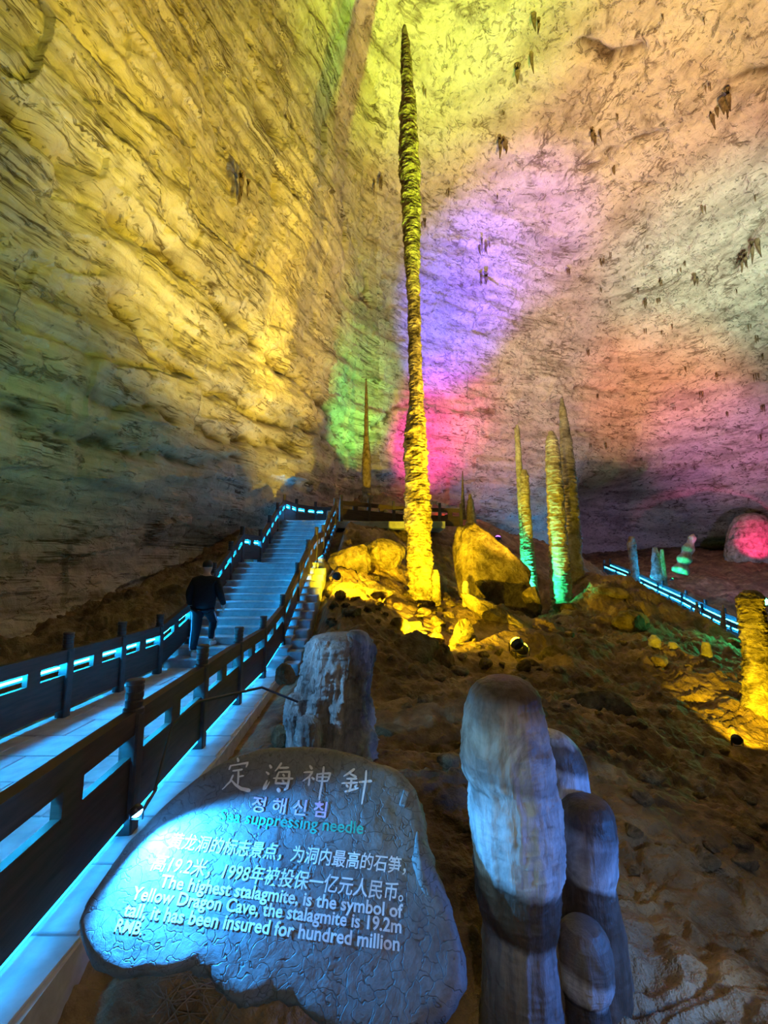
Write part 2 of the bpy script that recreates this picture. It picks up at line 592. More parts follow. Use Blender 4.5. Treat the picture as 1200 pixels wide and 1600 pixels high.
def build_cave():
    O = np.array([1.0, 1.0, 2.0])
    az_f = np.linspace(R(-72), R(72), 860)
    az_b = np.linspace(R(72), R(288), 120)[1:-1]
    az = np.concatenate([az_f, az_b, [R(288)]])
    el = np.concatenate([np.linspace(R(-28), R(62), 480), np.linspace(R(62), R(89.9), 46)[1:]])
    A, E_ = np.meshgrid(az, el)
    D = np.stack([np.sin(A) * np.cos(E_), np.cos(A) * np.cos(E_), np.sin(E_)], -1).reshape(-1, 3)
    p = cave_solve(O, D)
    n = cave_normal(p)
    F_, l, b, c, r, f = cave_F(p)
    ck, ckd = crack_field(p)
    p2 = p + n * (cave_disp(p, n) + ckd)[:, None]
    ne, na = A.shape
    V = p2.reshape(ne, na, 3)
    # vertex normals of the whole, so the pieces meet without a seam
    du = np.gradient(V, axis=1)
    dv = np.gradient(V, axis=0)
    vn = np.cross(dv, du).reshape(-1, 3)
    vn /= np.maximum(np.linalg.norm(vn, axis=1, keepdims=True), 1e-9)
    idx = np.arange(ne * na).reshape(ne, na)
    q = np.stack([idx[:-1, :-1], idx[1:, :-1], idx[1:, 1:], idx[:-1, 1:]], -1).reshape(-1, 4)
    cls = np.argmax(np.stack([l, b, c, r, f], -1), 1)
    qc = cls[q[:, 0]]
    for k, (nm, mt) in enumerate((('wall_left', 'wall_left'), ('wall_back', 'ceiling'), ('ceiling', 'ceiling'),
                                  ('wall_right', 'ceiling'), ('wall_front', 'wall_left'))):
        sel = q[qc == k]
        if len(sel):
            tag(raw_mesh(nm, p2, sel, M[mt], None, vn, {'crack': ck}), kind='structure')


build_cave()


def cave_hit(px, py):
    d = P(px, py, 1.0).normalized()
    p = cave_solve(np.zeros(3), np.array([[d.x, d.y, d.z]]), 80, 160)
    n = cave_normal(p)
    p2 = p + n * cave_disp(p, n)[:, None]
    return Vector(p2[0]), Vector(n[0])


# ---------------------------------------------------------------- the ground
ZW = -1.85                                      # walkway floor


def stair_z(y):
    if y < 9.0:
        return ZW
    if y < 13.2:
        return ZW + (y - 9.0) * 0.488
    if y < 14.2:
        return 0.2
    if y < 17.0:
        return 0.2 + (y - 14.2) * 0.57
    return 1.8


CTRL = [tuple(P(*a)) for a in [
    (800, 1048, 9.6), (515, 1185, 4.5), (830, 1570, 2.5), (1000, 1590, 2.5), (1150, 1580, 2.4), (1195, 1450, 3.1),
    (920, 905, 15.5), (1050, 985, 13), (1180, 1055, 10), (1200, 1240, 6), (1000, 1150, 6.5), (900, 1250, 4.3),
    (860, 965, 14), (825, 962, 15.4), (880, 955, 15.6), (770, 960, 13.5), (1100, 1100, 8.5), (960, 1050, 10), (870, 1100, 8),
    (1100, 870, 38), (1190, 870, 37), (1150, 930, 28), (1100, 1000, 20), (1000, 930, 27), (1180, 1030, 17),
    (560, 835, 15), (600, 880, 13.6), (655, 945, 13.2), (525, 930, 11), (560, 1000, 8.5), (700, 1050, 9),
    (760, 930, 13), (640, 1100, 6.2), (700, 1200, 4.4), (690, 1350, 3.1), (740, 1000, 11),
    (130, 985, 9.5), (300, 905, 13), (250, 965, 10), (400, 830, 16), (20, 1060, 7.5),
]]
CTRL += [(-1.5, 3, -2.0), (-1.4, 5, -2.0), (-1.5, 7, -1.95), (-1.6, 9.2, -1.7), (-3, 2, -2.0), (-3, 6, -2.0), (-3, 9, -2.0),
         (-3, 13, -0.15), (-3, 17, 1.4), (-1.5, 18.5, 1.5), (1.5, 18.5, 1.4), (-3, 20, 1.6), (3.5, 19, 1.0), (-2.5, 25, 4.0), (3, 26, 3.4),
         (-4.6, 3, -2.05), (-4.6, 7, -2.0), (-6.5, 3, -2.0), (-9, 2, -1.8), (0, 1.2, -2.05), (-1, 1.9, -2.1), (1.2, 0.8, -2.1), (4, 1, -2.3), (0, -4, -2.0), (-6, -4, -2.0),
         (6, -4, -2.4), (10, 3, -3.2), (16, 10, -4.0), (24, 14, -4.0), (36, 25, -2.5), (36, 40, 1.0), (25, 44, 1.6),
         (8, 20, -0.9), (11, 26, 0.6), (8, 28, 2.0), (14, 36, 0.6), (16, 42, 1.0), (11, 16.5, -2.2)]
CT = np.array(CTRL)


def _tps(d):
    return np.where(d > 1e-9, d * d * np.log(np.maximum(d, 1e-9)), 0)


def _fit():
    n = len(CT)
    d = np.linalg.norm(CT[:, None, :2] - CT[None, :, :2], axis=2)
    K = _tps(d) + np.eye(n) * 0.35
    Q = np.hstack([np.ones((n, 1)), CT[:, :2]])
    A = np.zeros((n + 3, n + 3))
    A[:n, :n] = K
    A[:n, n:] = Q
    A[n:, :n] = Q.T
    rhs = np.zeros(n + 3)
    rhs[:n] = CT[:, 2]
    return np.linalg.solve(A, rhs)


COEF = _fit()


def terrain(xy, detail=True):
    xy = np.asarray(xy, float)
    d = np.linalg.norm(xy[:, None, :] - CT[None, :, :2], axis=2)
    z = _tps(d) @ COEF[:-3] + COEF[-3] + xy @ COEF[-2:]
    z = np.clip(z, -6, 8)
    x, y = xy[:, 0], xy[:, 1]
    p = np.stack([x, y, np.zeros_like(x)], -1)
    if detail:
        far = sstep(2, 14, y)
        z0 = z
        z = z + fbm(p * 0.55, 3, 71) * (0.10 + 0.22 * far)
        # bedded slabs running down to the right
        q = np.stack([(x + 0.6 * y) * 0.55, (y - 0.35 * x) * 1.5, z * 0], -1)
        z = z + fbm(q, 4, 77, 0.6, True) * (0.10 + 0.16 * far)
        st = fbm(np.stack([(x + 0.5 * y) * 0.8, (y - 0.3 * x) * 1.2, z * 0 + 4], -1), 3, 97) * 5
        z = z + (np.floor(st) + sstep(0.6, 1.0, st % 1.0) - st) * (0.05 + 0.10 * far)
        z = z + fbm(p * 2.3, 4, 83, 0.6, True) * 0.075 + fbm(p * 8, 3, 91, 0.6, True) * 0.02
        # the trodden mound in front of the needle is smoother
        near = np.exp(-(((x - 1.5) / 1.9) ** 2 + ((y - 11.2) / 2.2) ** 2) ** 2)
        z = z0 + (z - z0) * (1 - 0.7 * near)
    # keep under the walkway, the stairs and the landing
    inside = (x > -4.6) & (x < -1.35) & (y < 19.5)
    sz = np.full_like(x, ZW)
    sz = np.where(y > 9, ZW + (np.minimum(y, 13.2) - 9) * 0.488, sz)
    sz = np.where(y > 14.2, 0.2 + (np.minimum(y, 17) - 14.2) * 0.57, sz)
    lim = sz - 0.16 - 0.25 * sstep(9, 10, y)
    soft = np.minimum(sstep(-4.9, -4.35, x), sstep(-1.2, -1.65, x)) * (y < 19.5)
    z = np.where((soft > 0) & (z > lim), z * (1 - soft) + lim * soft, z)
    plat = (y > 16.6) & (y < 19.6) & (x > -2) & (x < 3.0)
    z = np.where(plat, np.minimum(z, 1.55), z)
    return z


def gz(x, y):
    return float(terrain(np.array([[x, y]]))[0])


def build_ground():
    r = np.concatenate([np.geomspace(0.9, 24, 620), np.geomspace(24, 60, 90)[1:]])
    az = np.linspace(R(-64), R(62), 640)
    A, RR = np.meshgrid(az, r)
    x, y = (RR * np.sin(A)).ravel(), (RR * np.cos(A)).ravel()
    z = np.concatenate([terrain(c) for c in np.array_split(np.stack([x, y], -1), 12)])
    V = np.stack([x, y, z], -1).reshape(len(r), len(az), 3)
    o = grid_mesh('floor', V[:, ::-1], M['ground'])
    tag(o, kind='structure')


build_ground()


# ---------------------------------------------------------------- walkway and stairs
def right_edge(y):
    return -1.66 - 0.052 * (y - 2.0) if y < 9 else -2.02


def left_edge(y):
    return -4.12 if y < 9 else -4.12


def build_walkway():
    w = thing('walkway', None, None, (0, 0, 0))
    tag(w, kind='structure')
    b = MB()
    ys = [0.3 + 0.25 * i for i in range(36)]
    ys[-1] = 9.0
    n = len(ys)
    for y in ys:
        for x, z in ((left_edge(y) - 0.12, ZW - 0.015), (right_edge(y) + 0.16, ZW - 0.015), (right_edge(y) + 0.16, ZW - 0.4), (left_edge(y) - 0.12, ZW - 0.4)):
            b.v.append((x, y, z))
    for i in range(n - 1):
        for k in range(4):
            b.f.append([i * 4 + k, i * 4 + (k + 1) % 4, (i + 1) * 4 + (k + 1) % 4, (i + 1) * 4 + k])
    b.f.append([0, 1, 2, 3])
    b.f.append([4 * (n - 1) + k for k in (3, 2, 1, 0)])
    b.build('mortar_bed', M['bed'], w)
    rnd = random.Random(4)
    row = 0
    y = 0.9
    L = 0.56
    while y + L <= 9.0:
        xl, xr = left_edge(y + L / 2) - 0.1, right_edge(y + L / 2) + 0.14
        cols = 4
        wd = (xr - xl) / cols
        off = -0.5 if row % 2 else 0
        k = 0
        xs = [xl] + [xl + wd * (j + (0.5 if row % 2 else 1)) for j in range(cols if row % 2 else cols - 1)] + [xr]
        for j in range(len(xs) - 1):
            bb = MB().box((0, 0, 0), (xs[j + 1] - xs[j] - 0.016, L - 0.016, 0.05), None, 0.005)
            o = bb.build('paving_tile', M['tile'], w)
            o.location = ((xs[j] + xs[j + 1]) / 2, y + L / 2, ZW - 0.025 + rnd.uniform(-0.003, 0.003))
        y += L
        row += 1


build_walkway()


def build_stairs():
    s = tag(thing('stone_staircase', None, None), kind='structure')
    # one shared step mesh, tread nosing slightly proud
    rise = 2.05 / 13
    run = 4.2 / 13
    me = None
    b = MB()
    b.box((0, 0.17 + 0.02, -rise / 2 - 0.04), (2.3, run + 0.06, rise + 0.05), None, 0.01)
    b.box((0, run / 2 - 0.02, -0.022), (2.36, run + 0.07, 0.044), None, 0.01)
    o = b.build('step', M['step'], s)
    me = o.data
    o.location = (-3.07, 9.0, ZW + rise)
    for i in range(1, 13):
        c = bpy.data.objects.new('step', me)
        C.objects.link(c)
        c.parent = s
        c.location = (-3.07, 9.0 + run * i, ZW + rise * (i + 1))
    MB().box((-3.07, 13.75, 0.06), (2.4, 1.35, 0.28), None, 0.01).build('landing_slab', M['step'], s)
    r2, n2 = 1.6 / 10, 2.8 / 10
    for i in range(10):
        c = bpy.data.objects.new('step', me)
        C.objects.link(c)
        c.parent = s
        c.location = (-2.98 + 0.02 * i, 14.2 + n2 * i, 0.2 + r2 * (i + 1))
        c.scale = (0.93, 1, 1)
    MB().box((-0.9, 18.2, 1.66), (6.4, 2.5, 0.26), None, 0.01).build('top_platform_slab', M['step'], s)
    # stone blocks stepping up outside the right railing
    for i in range(12):
        MB().box((0, 0, 0), (0.34, 0.33, 0.5), None, 0.015).build('kerb_block', M['step'], s).location = (-1.80, 9.15 + 0.34 * i, ZW - 0.19 + 0.166 * i)


build_stairs()


# ---------------------------------------------------------------- railings
POST_H = 1.04


def post_mesh():
    b = MB()
    b.box((0, 0, 0.40), (0.125, 0.125, 0.84), None, 0.012)
    b.lathe([(0.066, 0.80), (0.072, 0.81), (0.072, 0.84), (0.058, 0.85), (0.060, 0.86), (0.062, 0.89), (0.056, 0.90), (0.056, 0.905), (0.062, 0.915),
             (0.062, 0.95), (0.056, 0.96), (0.062, 0.97), (0.062, 1.0), (0.057, 1.01), (0.064, 1.015), (0.064, 1.035), (0.056, 1.045)], (0, 0, 0), 20)
    o = b.build('post', M['post'])
    me = o.data
    bpy.data.objects.remove(o)
    return me


POST_ME = post_mesh()
LED_ME_MAT = M['led']


def railing(name, label, pts, strips=(), cat='railing'):
    """pts: floor points of the posts; led_side: +1 / -1 = which side of the run the light strip hangs on"""
    t = thing(name, label, cat, pts[0])
    base = Vector(pts[0])
    for i, p in enumerate(pts):
        o = bpy.data.objects.new('post', POST_ME)
        C.objects.link(o)
        o.parent = t
        o.location = Vector(p) - base
        if i + 1 < len(pts):
            d = Vector(pts[i + 1]) - Vector(p)
            o.rotation_euler = (0, 0, math.atan2(d.y, d.x))
    for i in range(len(pts) - 1):
        a, b = Vector(pts[i]) - base, Vector(pts[i + 1]) - base
        d = b - a
        h = Vector((d.x, d.y, 0))
        L = h.length
        ux = h.normalized()
        side = Vector((-ux.y, ux.x, 0))

        def plank(z0, z1, th, s0=0.05, s1=None, off=0.0, nm='rail_board', mat='wood'):
            s1 = L - 0.05 if s1 is None else s1
            v = []
            for s in (s0, s1):
                q = a + d * (s / L)
                for zz, w in ((z0, -1), (z0, 1), (z1, 1), (z1, -1)):
                    v.append(q + side * (w * th / 2 + off) + Vector((0, 0, zz)))
            f = [[0, 1, 2, 3], [7, 6, 5, 4], [0, 4, 5, 1], [1, 5, 6, 2], [2, 6, 7, 3], [3, 7, 4, 0]]
            return mesh_obj(nm, v, f, M[mat], t, False)
        plank(0.67, 0.83, 0.085, nm='top_rail')
        plank(0.10, 0.52, 0.05, nm='lower_board')
        plank(0.50, 0.69, 0.06, L / 2 - 0.1, L / 2 + 0.1, nm='spacer_block')
        for off, z, lm, cdep in strips:
            q = plank(z, z + 0.022, 0.022, 0.07, L - 0.07, off, nm='light_strip', mat=lm)
            q['label'] = 'glowing blue white light strip'
            if cdep:      # board added to keep strip light off the cave wall
                e = 1 if off > 0 else -1
                plank(z - cdep, 0.70 if z < 0.65 else 0.75, 0.012, 0.03, L - 0.03, off + e * 0.022, nm='strip_light_shield')
    return t


RIGHT_POSTS = [(-1.70, 1.95), (-1.84, 3.5), (-1.95, 5.05), (-2.05, 6.6), (-2.11, 8.15), (-2.10, 9.6), (-2.07, 11.0), (-2.05, 12.3), (-2.0, 13.4), (-1.95, 14.5), (-1.9, 15.5), (-1.8, 16.6)]
railing('timber_railing', 'dark timber railing with carved posts beside the stone sign, climbing the right of the stairs',
        [(x, y, stair_z(y)) for x, y in RIGHT_POSTS], [(0.06, 0.70, 'led', 0.012), (0.0, 0.07, 'led_low', 0)])
LEFT_POSTS = [(-4.12, 2.6), (-4.10, 3.75), (-4.09, 4.9), (-4.08, 6.05), (-4.07, 7.25), (-4.07, 8.45), (-4.07, 9.7), (-4.08, 11.0), (-4.1, 12.2), (-4.12, 13.2), (-3.86, 14.2), (-3.84, 15.2), (-3.82, 16.2), (-3.8, 17.2), (-3.55, 18.3), (-2.9, 19.1), (-2.1, 19.3)]
railing('timber_railing', 'dark timber railing with glowing blue light strip along the cave wall, left of the walkway',
        [(x, y, stair_z(y)) for x, y in LEFT_POSTS], [(0.045, 0.60, 'led', 0.035)])
PLAT = [(-1.65, 17.3, 1.79), (-0.6, 18.0, 1.79), (0.4, 18.5, 1.75), (1.4, 18.7, 1.72), (2.3, 18.6, 1.68), (3.1, 18.2, 1.6)]
railing('timber_railing', 'weathered timber railing curving behind the base of the tall needle', PLAT)


# ---------------------------------------------------------------- stalagmites
def column(name, rows, Y, mat, parent=None, na=48, nz=None, knob=0.06, scallop=0.0, flute=0.0, seed=1, squash=1.0, detail=9.0, ringf=0.0, loc=None):
    """rows: (py, left px, right px) outline read at depth Y, turned into a round knobbly column; returns object, base"""
    zs, cx, rad = [], [], []
    for py, l, r in rows:
        a, b = P(l, py, Y), P(r, py, Y)
        zs.append(a.z)
        cx.append((a.x + b.x) / 2)
        rad.append((b.x - a.x) / 2)
    zs, cx, rad = np.array(zs), np.array(cx), np.array(rad)
    o = np.argsort(zs)
    zs, cx, rad = zs[o], cx[o], rad[o]
    H = zs[-1] - zs[0]
    nz = nz or int(np.clip(H / (rad.mean() * 0.11), 40, 1500))
    zz = np.linspace(zs[0], zs[-1], nz)
    cc = np.interp(zz, zs, cx)
    rr = np.interp(zz, zs, rad)
    k = np.ones(5) / 5
    cc = np.convolve(np.pad(cc, 2, 'edge'), k, 'valid')
    if H / max(rad.mean(), 1e-6) < 12:
        k2 = np.hanning(11) / np.hanning(11).sum()
        mid = np.convolve(np.pad(rr, 5, 'edge'), k2, 'valid')
        rr = np.where(np.arange(nz) < nz - 8, mid, rr)
    an = np.linspace(0, 2 * np.pi, na, endpoint=False)
    A, Z = np.meshgrid(an, zz)
    Rr = np.repeat(rr[:, None], na, 1)
    Cc = np.repeat(cc[:, None], na, 1)
    base = Vector((float(cc[0]), Y, float(zs[0])))
    rm = rad.mean()
    p = np.stack([np.cos(A) * Rr, np.sin(A) * Rr, Z], -1).reshape(-1, 3)
    q = p / rm
    d = fbm(q * np.array([0.9, 0.9, 1.2]) + seed * 3.7, 4, seed, 0.6) * knob * 1.6
    d += fbm(q * np.array([2.2, 2.2, 3.2]) + seed, 3, seed + 3, 0.6, True) * knob
    if scallop:
        # drip shelves: sawtooth rings broken around the column
        w = Z.ravel() / rm * ringf + 0.9 * fbm(q * np.array([0.8, 0.8, 0.35]), 3, seed + 8)
        s = 1 - (w % 1.0)
        d += (s ** 2 - 0.4) * scallop * (0.6 + 0.6 * vnoise(q * np.array([1.1, 1.1, 0.8]), seed + 5))
    if flute:
        fa = np.stack([np.cos(A).ravel() * 3.4, np.sin(A).ravel() * 3.4, Z.ravel() / rm * 0.45], -1)
        d += fbm(fa * 1.1, 3, seed + 21, 0.6, True) * flute
    d = d.reshape(A.shape)
    Rr = Rr * (1 + d)
    Zd = Z + 0
    V = np.stack([Cc + np.cos(A) * Rr, Y + np.sin(A) * Rr * squash, Zd], -1)
    top = V[-1].mean(0)
    V = np.concatenate([V, np.repeat(top[None, None, :], na, 1)], 0)
    V = V - np.array(base)
    ob = grid_mesh(name, V, mat, parent, wrap=True)
    if parent is None:
        ob.location = base if loc is None else loc
    return ob, base


# the tall needle
needle_rows = [(40, 630, 634), (48, 628, 636), (70, 627, 640), (100, 627, 643), (118, 627, 645), (130, 629, 644), (150, 628, 648), (175, 625, 650),
               (200, 626, 651), (240, 625, 653), (262, 624, 655), (290, 628, 655), (330, 629, 656), (370, 631, 656), (400, 632, 655), (440, 635, 655), (480, 638, 656),
               (520, 638, 657), (560, 639, 658), (600, 640, 660), (640, 639, 662), (660, 636, 664), (676, 632, 666), (720, 632, 666), (750, 634, 668),
               (780, 634, 671), (800, 633, 673), (840, 637, 673), (880, 638, 675), (920, 639, 677), (945, 638, 679), (965, 636, 682)]
o, b_ = column('needle_stalagmite', needle_rows, 13.2, M['needle'], None, 56, 1500, 0.15, 0.12, 0.0, 3, 1.0, ringf=0.7)
tag(o, 'very tall slender needle stalagmite lit yellow, reaching up to the cave ceiling', 'stalagmite')
o, b_ = column('stalagmite', [(890, 676, 683), (900, 674, 687), (925, 675, 688), (960, 673, 691)], 13.0, M['needle'], None, 32, 90, 0.12, 0.15, 0, 6, ringf=1.0)
tag(o, 'short yellow-lit stalagmite hugging the right foot of the tall needle', 'stalagmite')

GS = M['stalag']
for rows, Y, seed, lab, kn, sl in [
    ([(664, 806, 810), (672, 804, 812), (720, 806, 815), (780, 809, 820), (850, 813, 827), (950, 816, 836), (975, 814, 842)], 15.7, 11, 'thin tall green-lit stalagmite, leftmost of the pair right of the needle', 0.12, 0.12),
    ([(734, 816, 822), (744, 813, 826), (790, 814, 828), (850, 818, 833), (920, 822, 840), (975, 822, 846)], 15.2, 12, 'shorter brownish stalagmite close beside the thin green-lit one', 0.12, 0.12),
    ([(674, 858, 864), (685, 854, 870), (715, 853, 875), (760, 855, 879), (820, 857, 884), (880, 860, 889), (945, 862, 893), (965, 858, 898)], 15.4, 13, 'thick yellow and green banded stalagmite with a rounded top', 0.10, 0.16),
    ([(622, 876, 879), (640, 874, 884), (690, 876, 893), (740, 877, 899), (800, 880, 904), (860, 884, 908), (930, 887, 915), (960, 884, 920)], 16.3, 14, 'tallest pointed stalagmite behind the thick yellow and green one', 0.10, 0.16),
]:
    o, _ = column('stalagmite', rows, Y, GS, None, 40, 420, kn, sl, 0, seed, ringf=1.5)
    tag(o, lab, 'stalagmite')

o, _ = column('stalagmite', [(922, 1166, 1180), (926, 1159, 1186), (934, 1155, 1188), (960, 1156, 1192), (1000, 1162, 1197), (1040, 1164, 1204), (1100, 1166, 1212), (1160, 1172, 1218), (1210, 1176, 1226), (1260, 1176, 1236)],
              8.2, M['needle'], None, 72, 500, 0.10, 0.22, 0, 17, ringf=1.6)
tag(o, 'thick round-topped bright yellow stalagmite at the right edge', 'stalagmite')

small = [
    ([(592, 571, 573), (620, 570, 575), (680, 569, 576), (720, 566, 580), (760, 567, 579), (790, 563, 584)], 21.0, 21, 'thin dark stalagmite standing against the green patch of wall'),
    ([(736, 722, 723.5), (770, 721, 725), (812, 719, 728)], 20.0, 22, 'thin dark rod-like stalagmite behind the needle to the right'),
    ([(772, 733, 736), (785, 730, 740), (830, 728, 746)], 20.0, 23, 'short green-lit stalagmite next to the dark rod-like one'),
    ([(838, 983, 990), (850, 980, 993), (880, 985, 996), (915, 988, 1000), (940, 986, 1006)], 24.0, 24, 'white knobbly stalagmite far off beside the lit path'),
    ([(855, 1020, 1026), (870, 1019, 1030), (905, 1018, 1034), (950, 1016, 1040)], 27.5, 25, 'pale grey blunt stalagmite, left one of the far close pair'),
    ([(858, 1032, 1036), (880, 1031, 1039), (950, 1030, 1046)], 28.2, 26, 'slim grey stalagmite, right one of the far close pair'),
    ([(900, 953, 955), (915, 952, 957), (930, 951, 958)], 24.0, 27, 'tiny pink-lit stalagmite beyond the slope crest'),
    ([(903, 1098, 1101), (1003, 1097, 1107), (1020, 1097, 1112), (1060, 1098, 1116), (1090, 1096, 1120)][1:], 10.5, 28, 'green-lit ringed stalagmite on the dark slope'),
    ([(1053, 1150, 1158), (1058, 1147, 1166), (1090, 1148, 1168), (1110, 1146, 1172)], 9.8, 29, 'stubby green-lit stalagmite near the yellow one at the right edge'),
    ([(1003, 1046, 1054), (1012, 1042, 1062), (1040, 1041, 1068), (1065, 1040, 1070)], 11.0, 30, 'squat dim green stalagmite stump on the slope crest'),
    ([(992, 1018, 1024), (998, 1014, 1030), (1030, 1014, 1034), (1050, 1012, 1036)], 11.0, 31, 'squat brown stalagmite stump on the slope crest'),
    ([(908, 724, 730), (914, 722, 733), (940, 723, 735), (960, 722, 738)], 12.8, 32, 'yellow-lit little stub among rocks right of the needle'),
    ([(945, 1128, 1131), (975, 1126, 1134), (1010, 1125, 1136)], 17.0, 33, 'thin teal-lit stalagmite beside the blue glowing path'),
    ([(940, 1087, 1090), (960, 1085, 1094), (990, 1084, 1096)], 17.5, 34, 'slim teal-lit stalagmite further along the blue glowing path'),
]
for rows, Y, seed, lab in small:
    o, _ = column('stalagmite', rows, Y, M['tuft'] if 'dark' in lab and 'slope' not in lab else GS, None, 28, 120, 0.12, 0.12, 0, seed, ringf=1.2)
    tag(o, lab, 'stalagmite')
# the leaning green one far off
mb_rows = [(0.0, 0.42), (0.6, 0.36), (1.2, 0.34), (1.8, 0.26), (2.3, 0.18), (2.5, 0.05)]
bpos = P(1062, 895, 27)
o = MB().lathe([(r * (1 + 0.18 * math.sin(9 * z)), z) for r, z in [(np.interp(t, [a for a, _ in mb_rows], [b for _, b in mb_rows]), t) for t in np.linspace(0, 2.5, 60)]], (0, 0, 0), 20).build('stalagmite', GS, None, True)
o.location = bpos
o.rotation_euler = (0, R(24), 0)
tag(o, 'bright green leaning stalagmite far off against the dark wall', 'stalagmite')

# fluted stump behind the sign
o, sb = column('stump_stalagmite', [(990, 512, 560), (996, 497, 572), (1010, 486, 577), (1050, 478, 572), (1090, 471, 571), (1130, 467, 573), (1180, 460, 580), (1220, 452, 590)],
               4.3, M['flute'], None, 140, 220, 0.10, 0.0, 0.26, 44)
tag(o, 'grey blue fluted stalagmite stump with flat ragged top behind the sign', 'stalagmite')
o, _ = column('stump_knob', [(985, 548, 566), (990, 543, 574), (1003, 541, 578), (1025, 545, 577), (1045, 552, 572)], 4.22, M['flute'], o, 48, 50, 0.09, 0, 0.14, 46)
o.location = Vector(_) - sb
o, _ = column('stalagmite', [(1084, 455, 470), (1092, 448, 480), (1115, 445, 486), (1150, 449, 482), (1200, 446, 492)], 4.1, M['flute'], None, 60, 80, 0.09, 0, 0.16, 47)
tag(o, 'small fluted stalagmite knob at the left foot of the ragged stump', 'stalagmite')
o, _ = column('stalagmite', [(1118, 474, 490), (1126, 466, 500), (1150, 463, 502), (1200, 460, 506)], 3.85, M['flute'], None, 60, 70, 0.09, 0, 0.16, 48)
tag(o, 'low pale fluted knob in front of the ragged stump, just above the sign', 'stalagmite')


# smooth finger-like columns at the front, with brown and pale bands of calcite
def mat_finger(bands, name, H):
    m, nt, b = new_mat(name)
    t = nt.nodes.new('ShaderNodeTexCoord')
    sep = nt.nodes.new('ShaderNodeSeparateXYZ')
    nt.links.new(t.outputs['Object'], sep.inputs[0])
    nz = noise(nt, coords(nt, (1, 1, 0.5)), 7, 4, 0.6, 0.3)
    zz = math_node(nt, 'ADD', sep.outputs[2], math_node(nt, 'MULTIPLY', math_node(nt, 'SUBTRACT', nz, 0.5), 0.09))
    tilt = math_node(nt, 'MULTIPLY', sep.outputs[0], 0.25)
    zz = math_node(nt, 'ADD', zz, tilt)
    zf = math_node(nt, 'DIVIDE', zz, H)
    col = ramp(nt, zf, bands)
    mo = ramp(nt, noise(nt, coords(nt, (1, 1, 0.6)), 4.5, 5, 0.65, 0.6), [(0.46, 0.0), (0.62, 0.75)])
    col = mixc(nt, mo, col, (0.16, 0.12, 0.10))
    st = noise(nt, coords(nt, (3, 3, 0.5)), 9, 5, 0.65, 0.3)
    col = mixc(nt, 0.6, col, ramp(nt, st, [(0.3, 0.4), (0.55, 1.0)]), 'MULTIPLY')
    nt.links.new(col, b.inputs['Base Color'])
    b.inputs['Roughness'].default_value = 0.5
    b.inputs['Specular IOR Level'].default_value = 0.4
    p = bump(nt, b, st, 0.5, 0.02)
    bump(nt, b, noise(nt, coords(nt), 40, 3, 0.6), 0.35, 0.006, p)
    return m


PALE = (0.60, 0.62, 0.62)
BRN = (0.085, 0.055, 0.038)
GREY = (0.36, 0.37, 0.39)


def px_h(y0, y1, Y):
    return P(600, y0, Y).z - P(600, y1, Y).z


F1 = mat_finger([(0.0, (0.2, 0.2, 0.21)), (0.27, GREY), (0.295, BRN), (0.42, BRN), (0.45, PALE), (0.69, PALE), (0.705, (0.36, 0.34, 0.33)),
                 (0.80, PALE), (0.90, (0.40, 0.34, 0.31)), (0.95, BRN)], 'banded_calcite', px_h(1056, 1610, 2.4))
F2 = mat_finger([(0.0, BRN), (0.74, BRN), (0.77, PALE), (0.85, PALE), (0.875, BRN), (0.95, BRN), (0.975, PALE)], 'banded_calcite_capped', px_h(1140, 1560, 2.85))
F3 = mat_finger([(0.0, BRN), (0.62, BRN), (0.65, PALE), (0.84, GREY), (0.89, BRN)], 'banded_calcite_ringed', px_h(1246, 1590, 2.62))
F4 = mat_finger([(0.0, (0.05, 0.04, 0.035)), (0.24, (0.08, 0.07, 0.06)), (0.30, PALE), (0.48, PALE), (0.58, (0.2, 0.16, 0.13)), (0.9, (0.2, 0.16, 0.13))], 'banded_calcite_knob', px_h(1440, 1580, 2.38))
fr = [(1056, 776, 798), (1059, 762, 812), (1066, 748, 824), (1080, 735, 838), (1110, 727, 846), (1150, 723, 853), (1185, 722, 860), (1205, 726, 862), (1217, 733, 862), (1222, 736, 862),
      (1228, 735, 866), (1260, 735, 871), (1310, 739, 875), (1350, 742, 876), (1366, 744, 873), (1372, 744, 869), (1400, 746, 870), (1430, 755, 869), (1445, 760, 868), (1452, 759, 866),
      (1480, 757, 869), (1520, 758, 873), (1560, 756, 876), (1610, 752, 882)]
o, fb = column('finger_stalagmite', fr, 2.4, F1, None, 110, 340, 0.035, 0, 0.05, 51)
tag(o, 'tall smooth finger-like stalagmite with brown and pale bands at the front', 'stalagmite')
for rows, Y, seed, lab, fm in [
    ([(1140, 845, 862), (1146, 838, 882), (1165, 836, 902), (1190, 836, 912), (1230, 838, 918), (1300, 836, 928), (1400, 836, 940), (1560, 830, 960)], 2.85, 52, 'rounded blue and brown stalagmite directly behind the tall finger-like one', F2),
    ([(1246, 902, 930), (1251, 888, 945), (1266, 876, 954), (1300, 872, 960), (1350, 872, 960), (1364, 874, 957), (1372, 876, 955), (1420, 874, 966), (1500, 872, 978), (1590, 868, 990)], 2.62, 53, 'round-topped stalagmite with a blue band, right of the tall finger-like one', F3),
    ([(1440, 900, 922), (1445, 884, 936), (1460, 873, 947), (1490, 868, 953), (1525, 868, 956), (1540, 872, 952), (1548, 878, 946), (1580, 872, 950)], 2.38, 54, 'low round knob stalagmite at the foot of the tall finger-like one', F4),
]:
    o, _ = column('finger_stalagmite', rows, Y, fm, None, 72, 160, 0.025, 0, 0.04, seed)
    tag(o, lab, 'stalagmite')


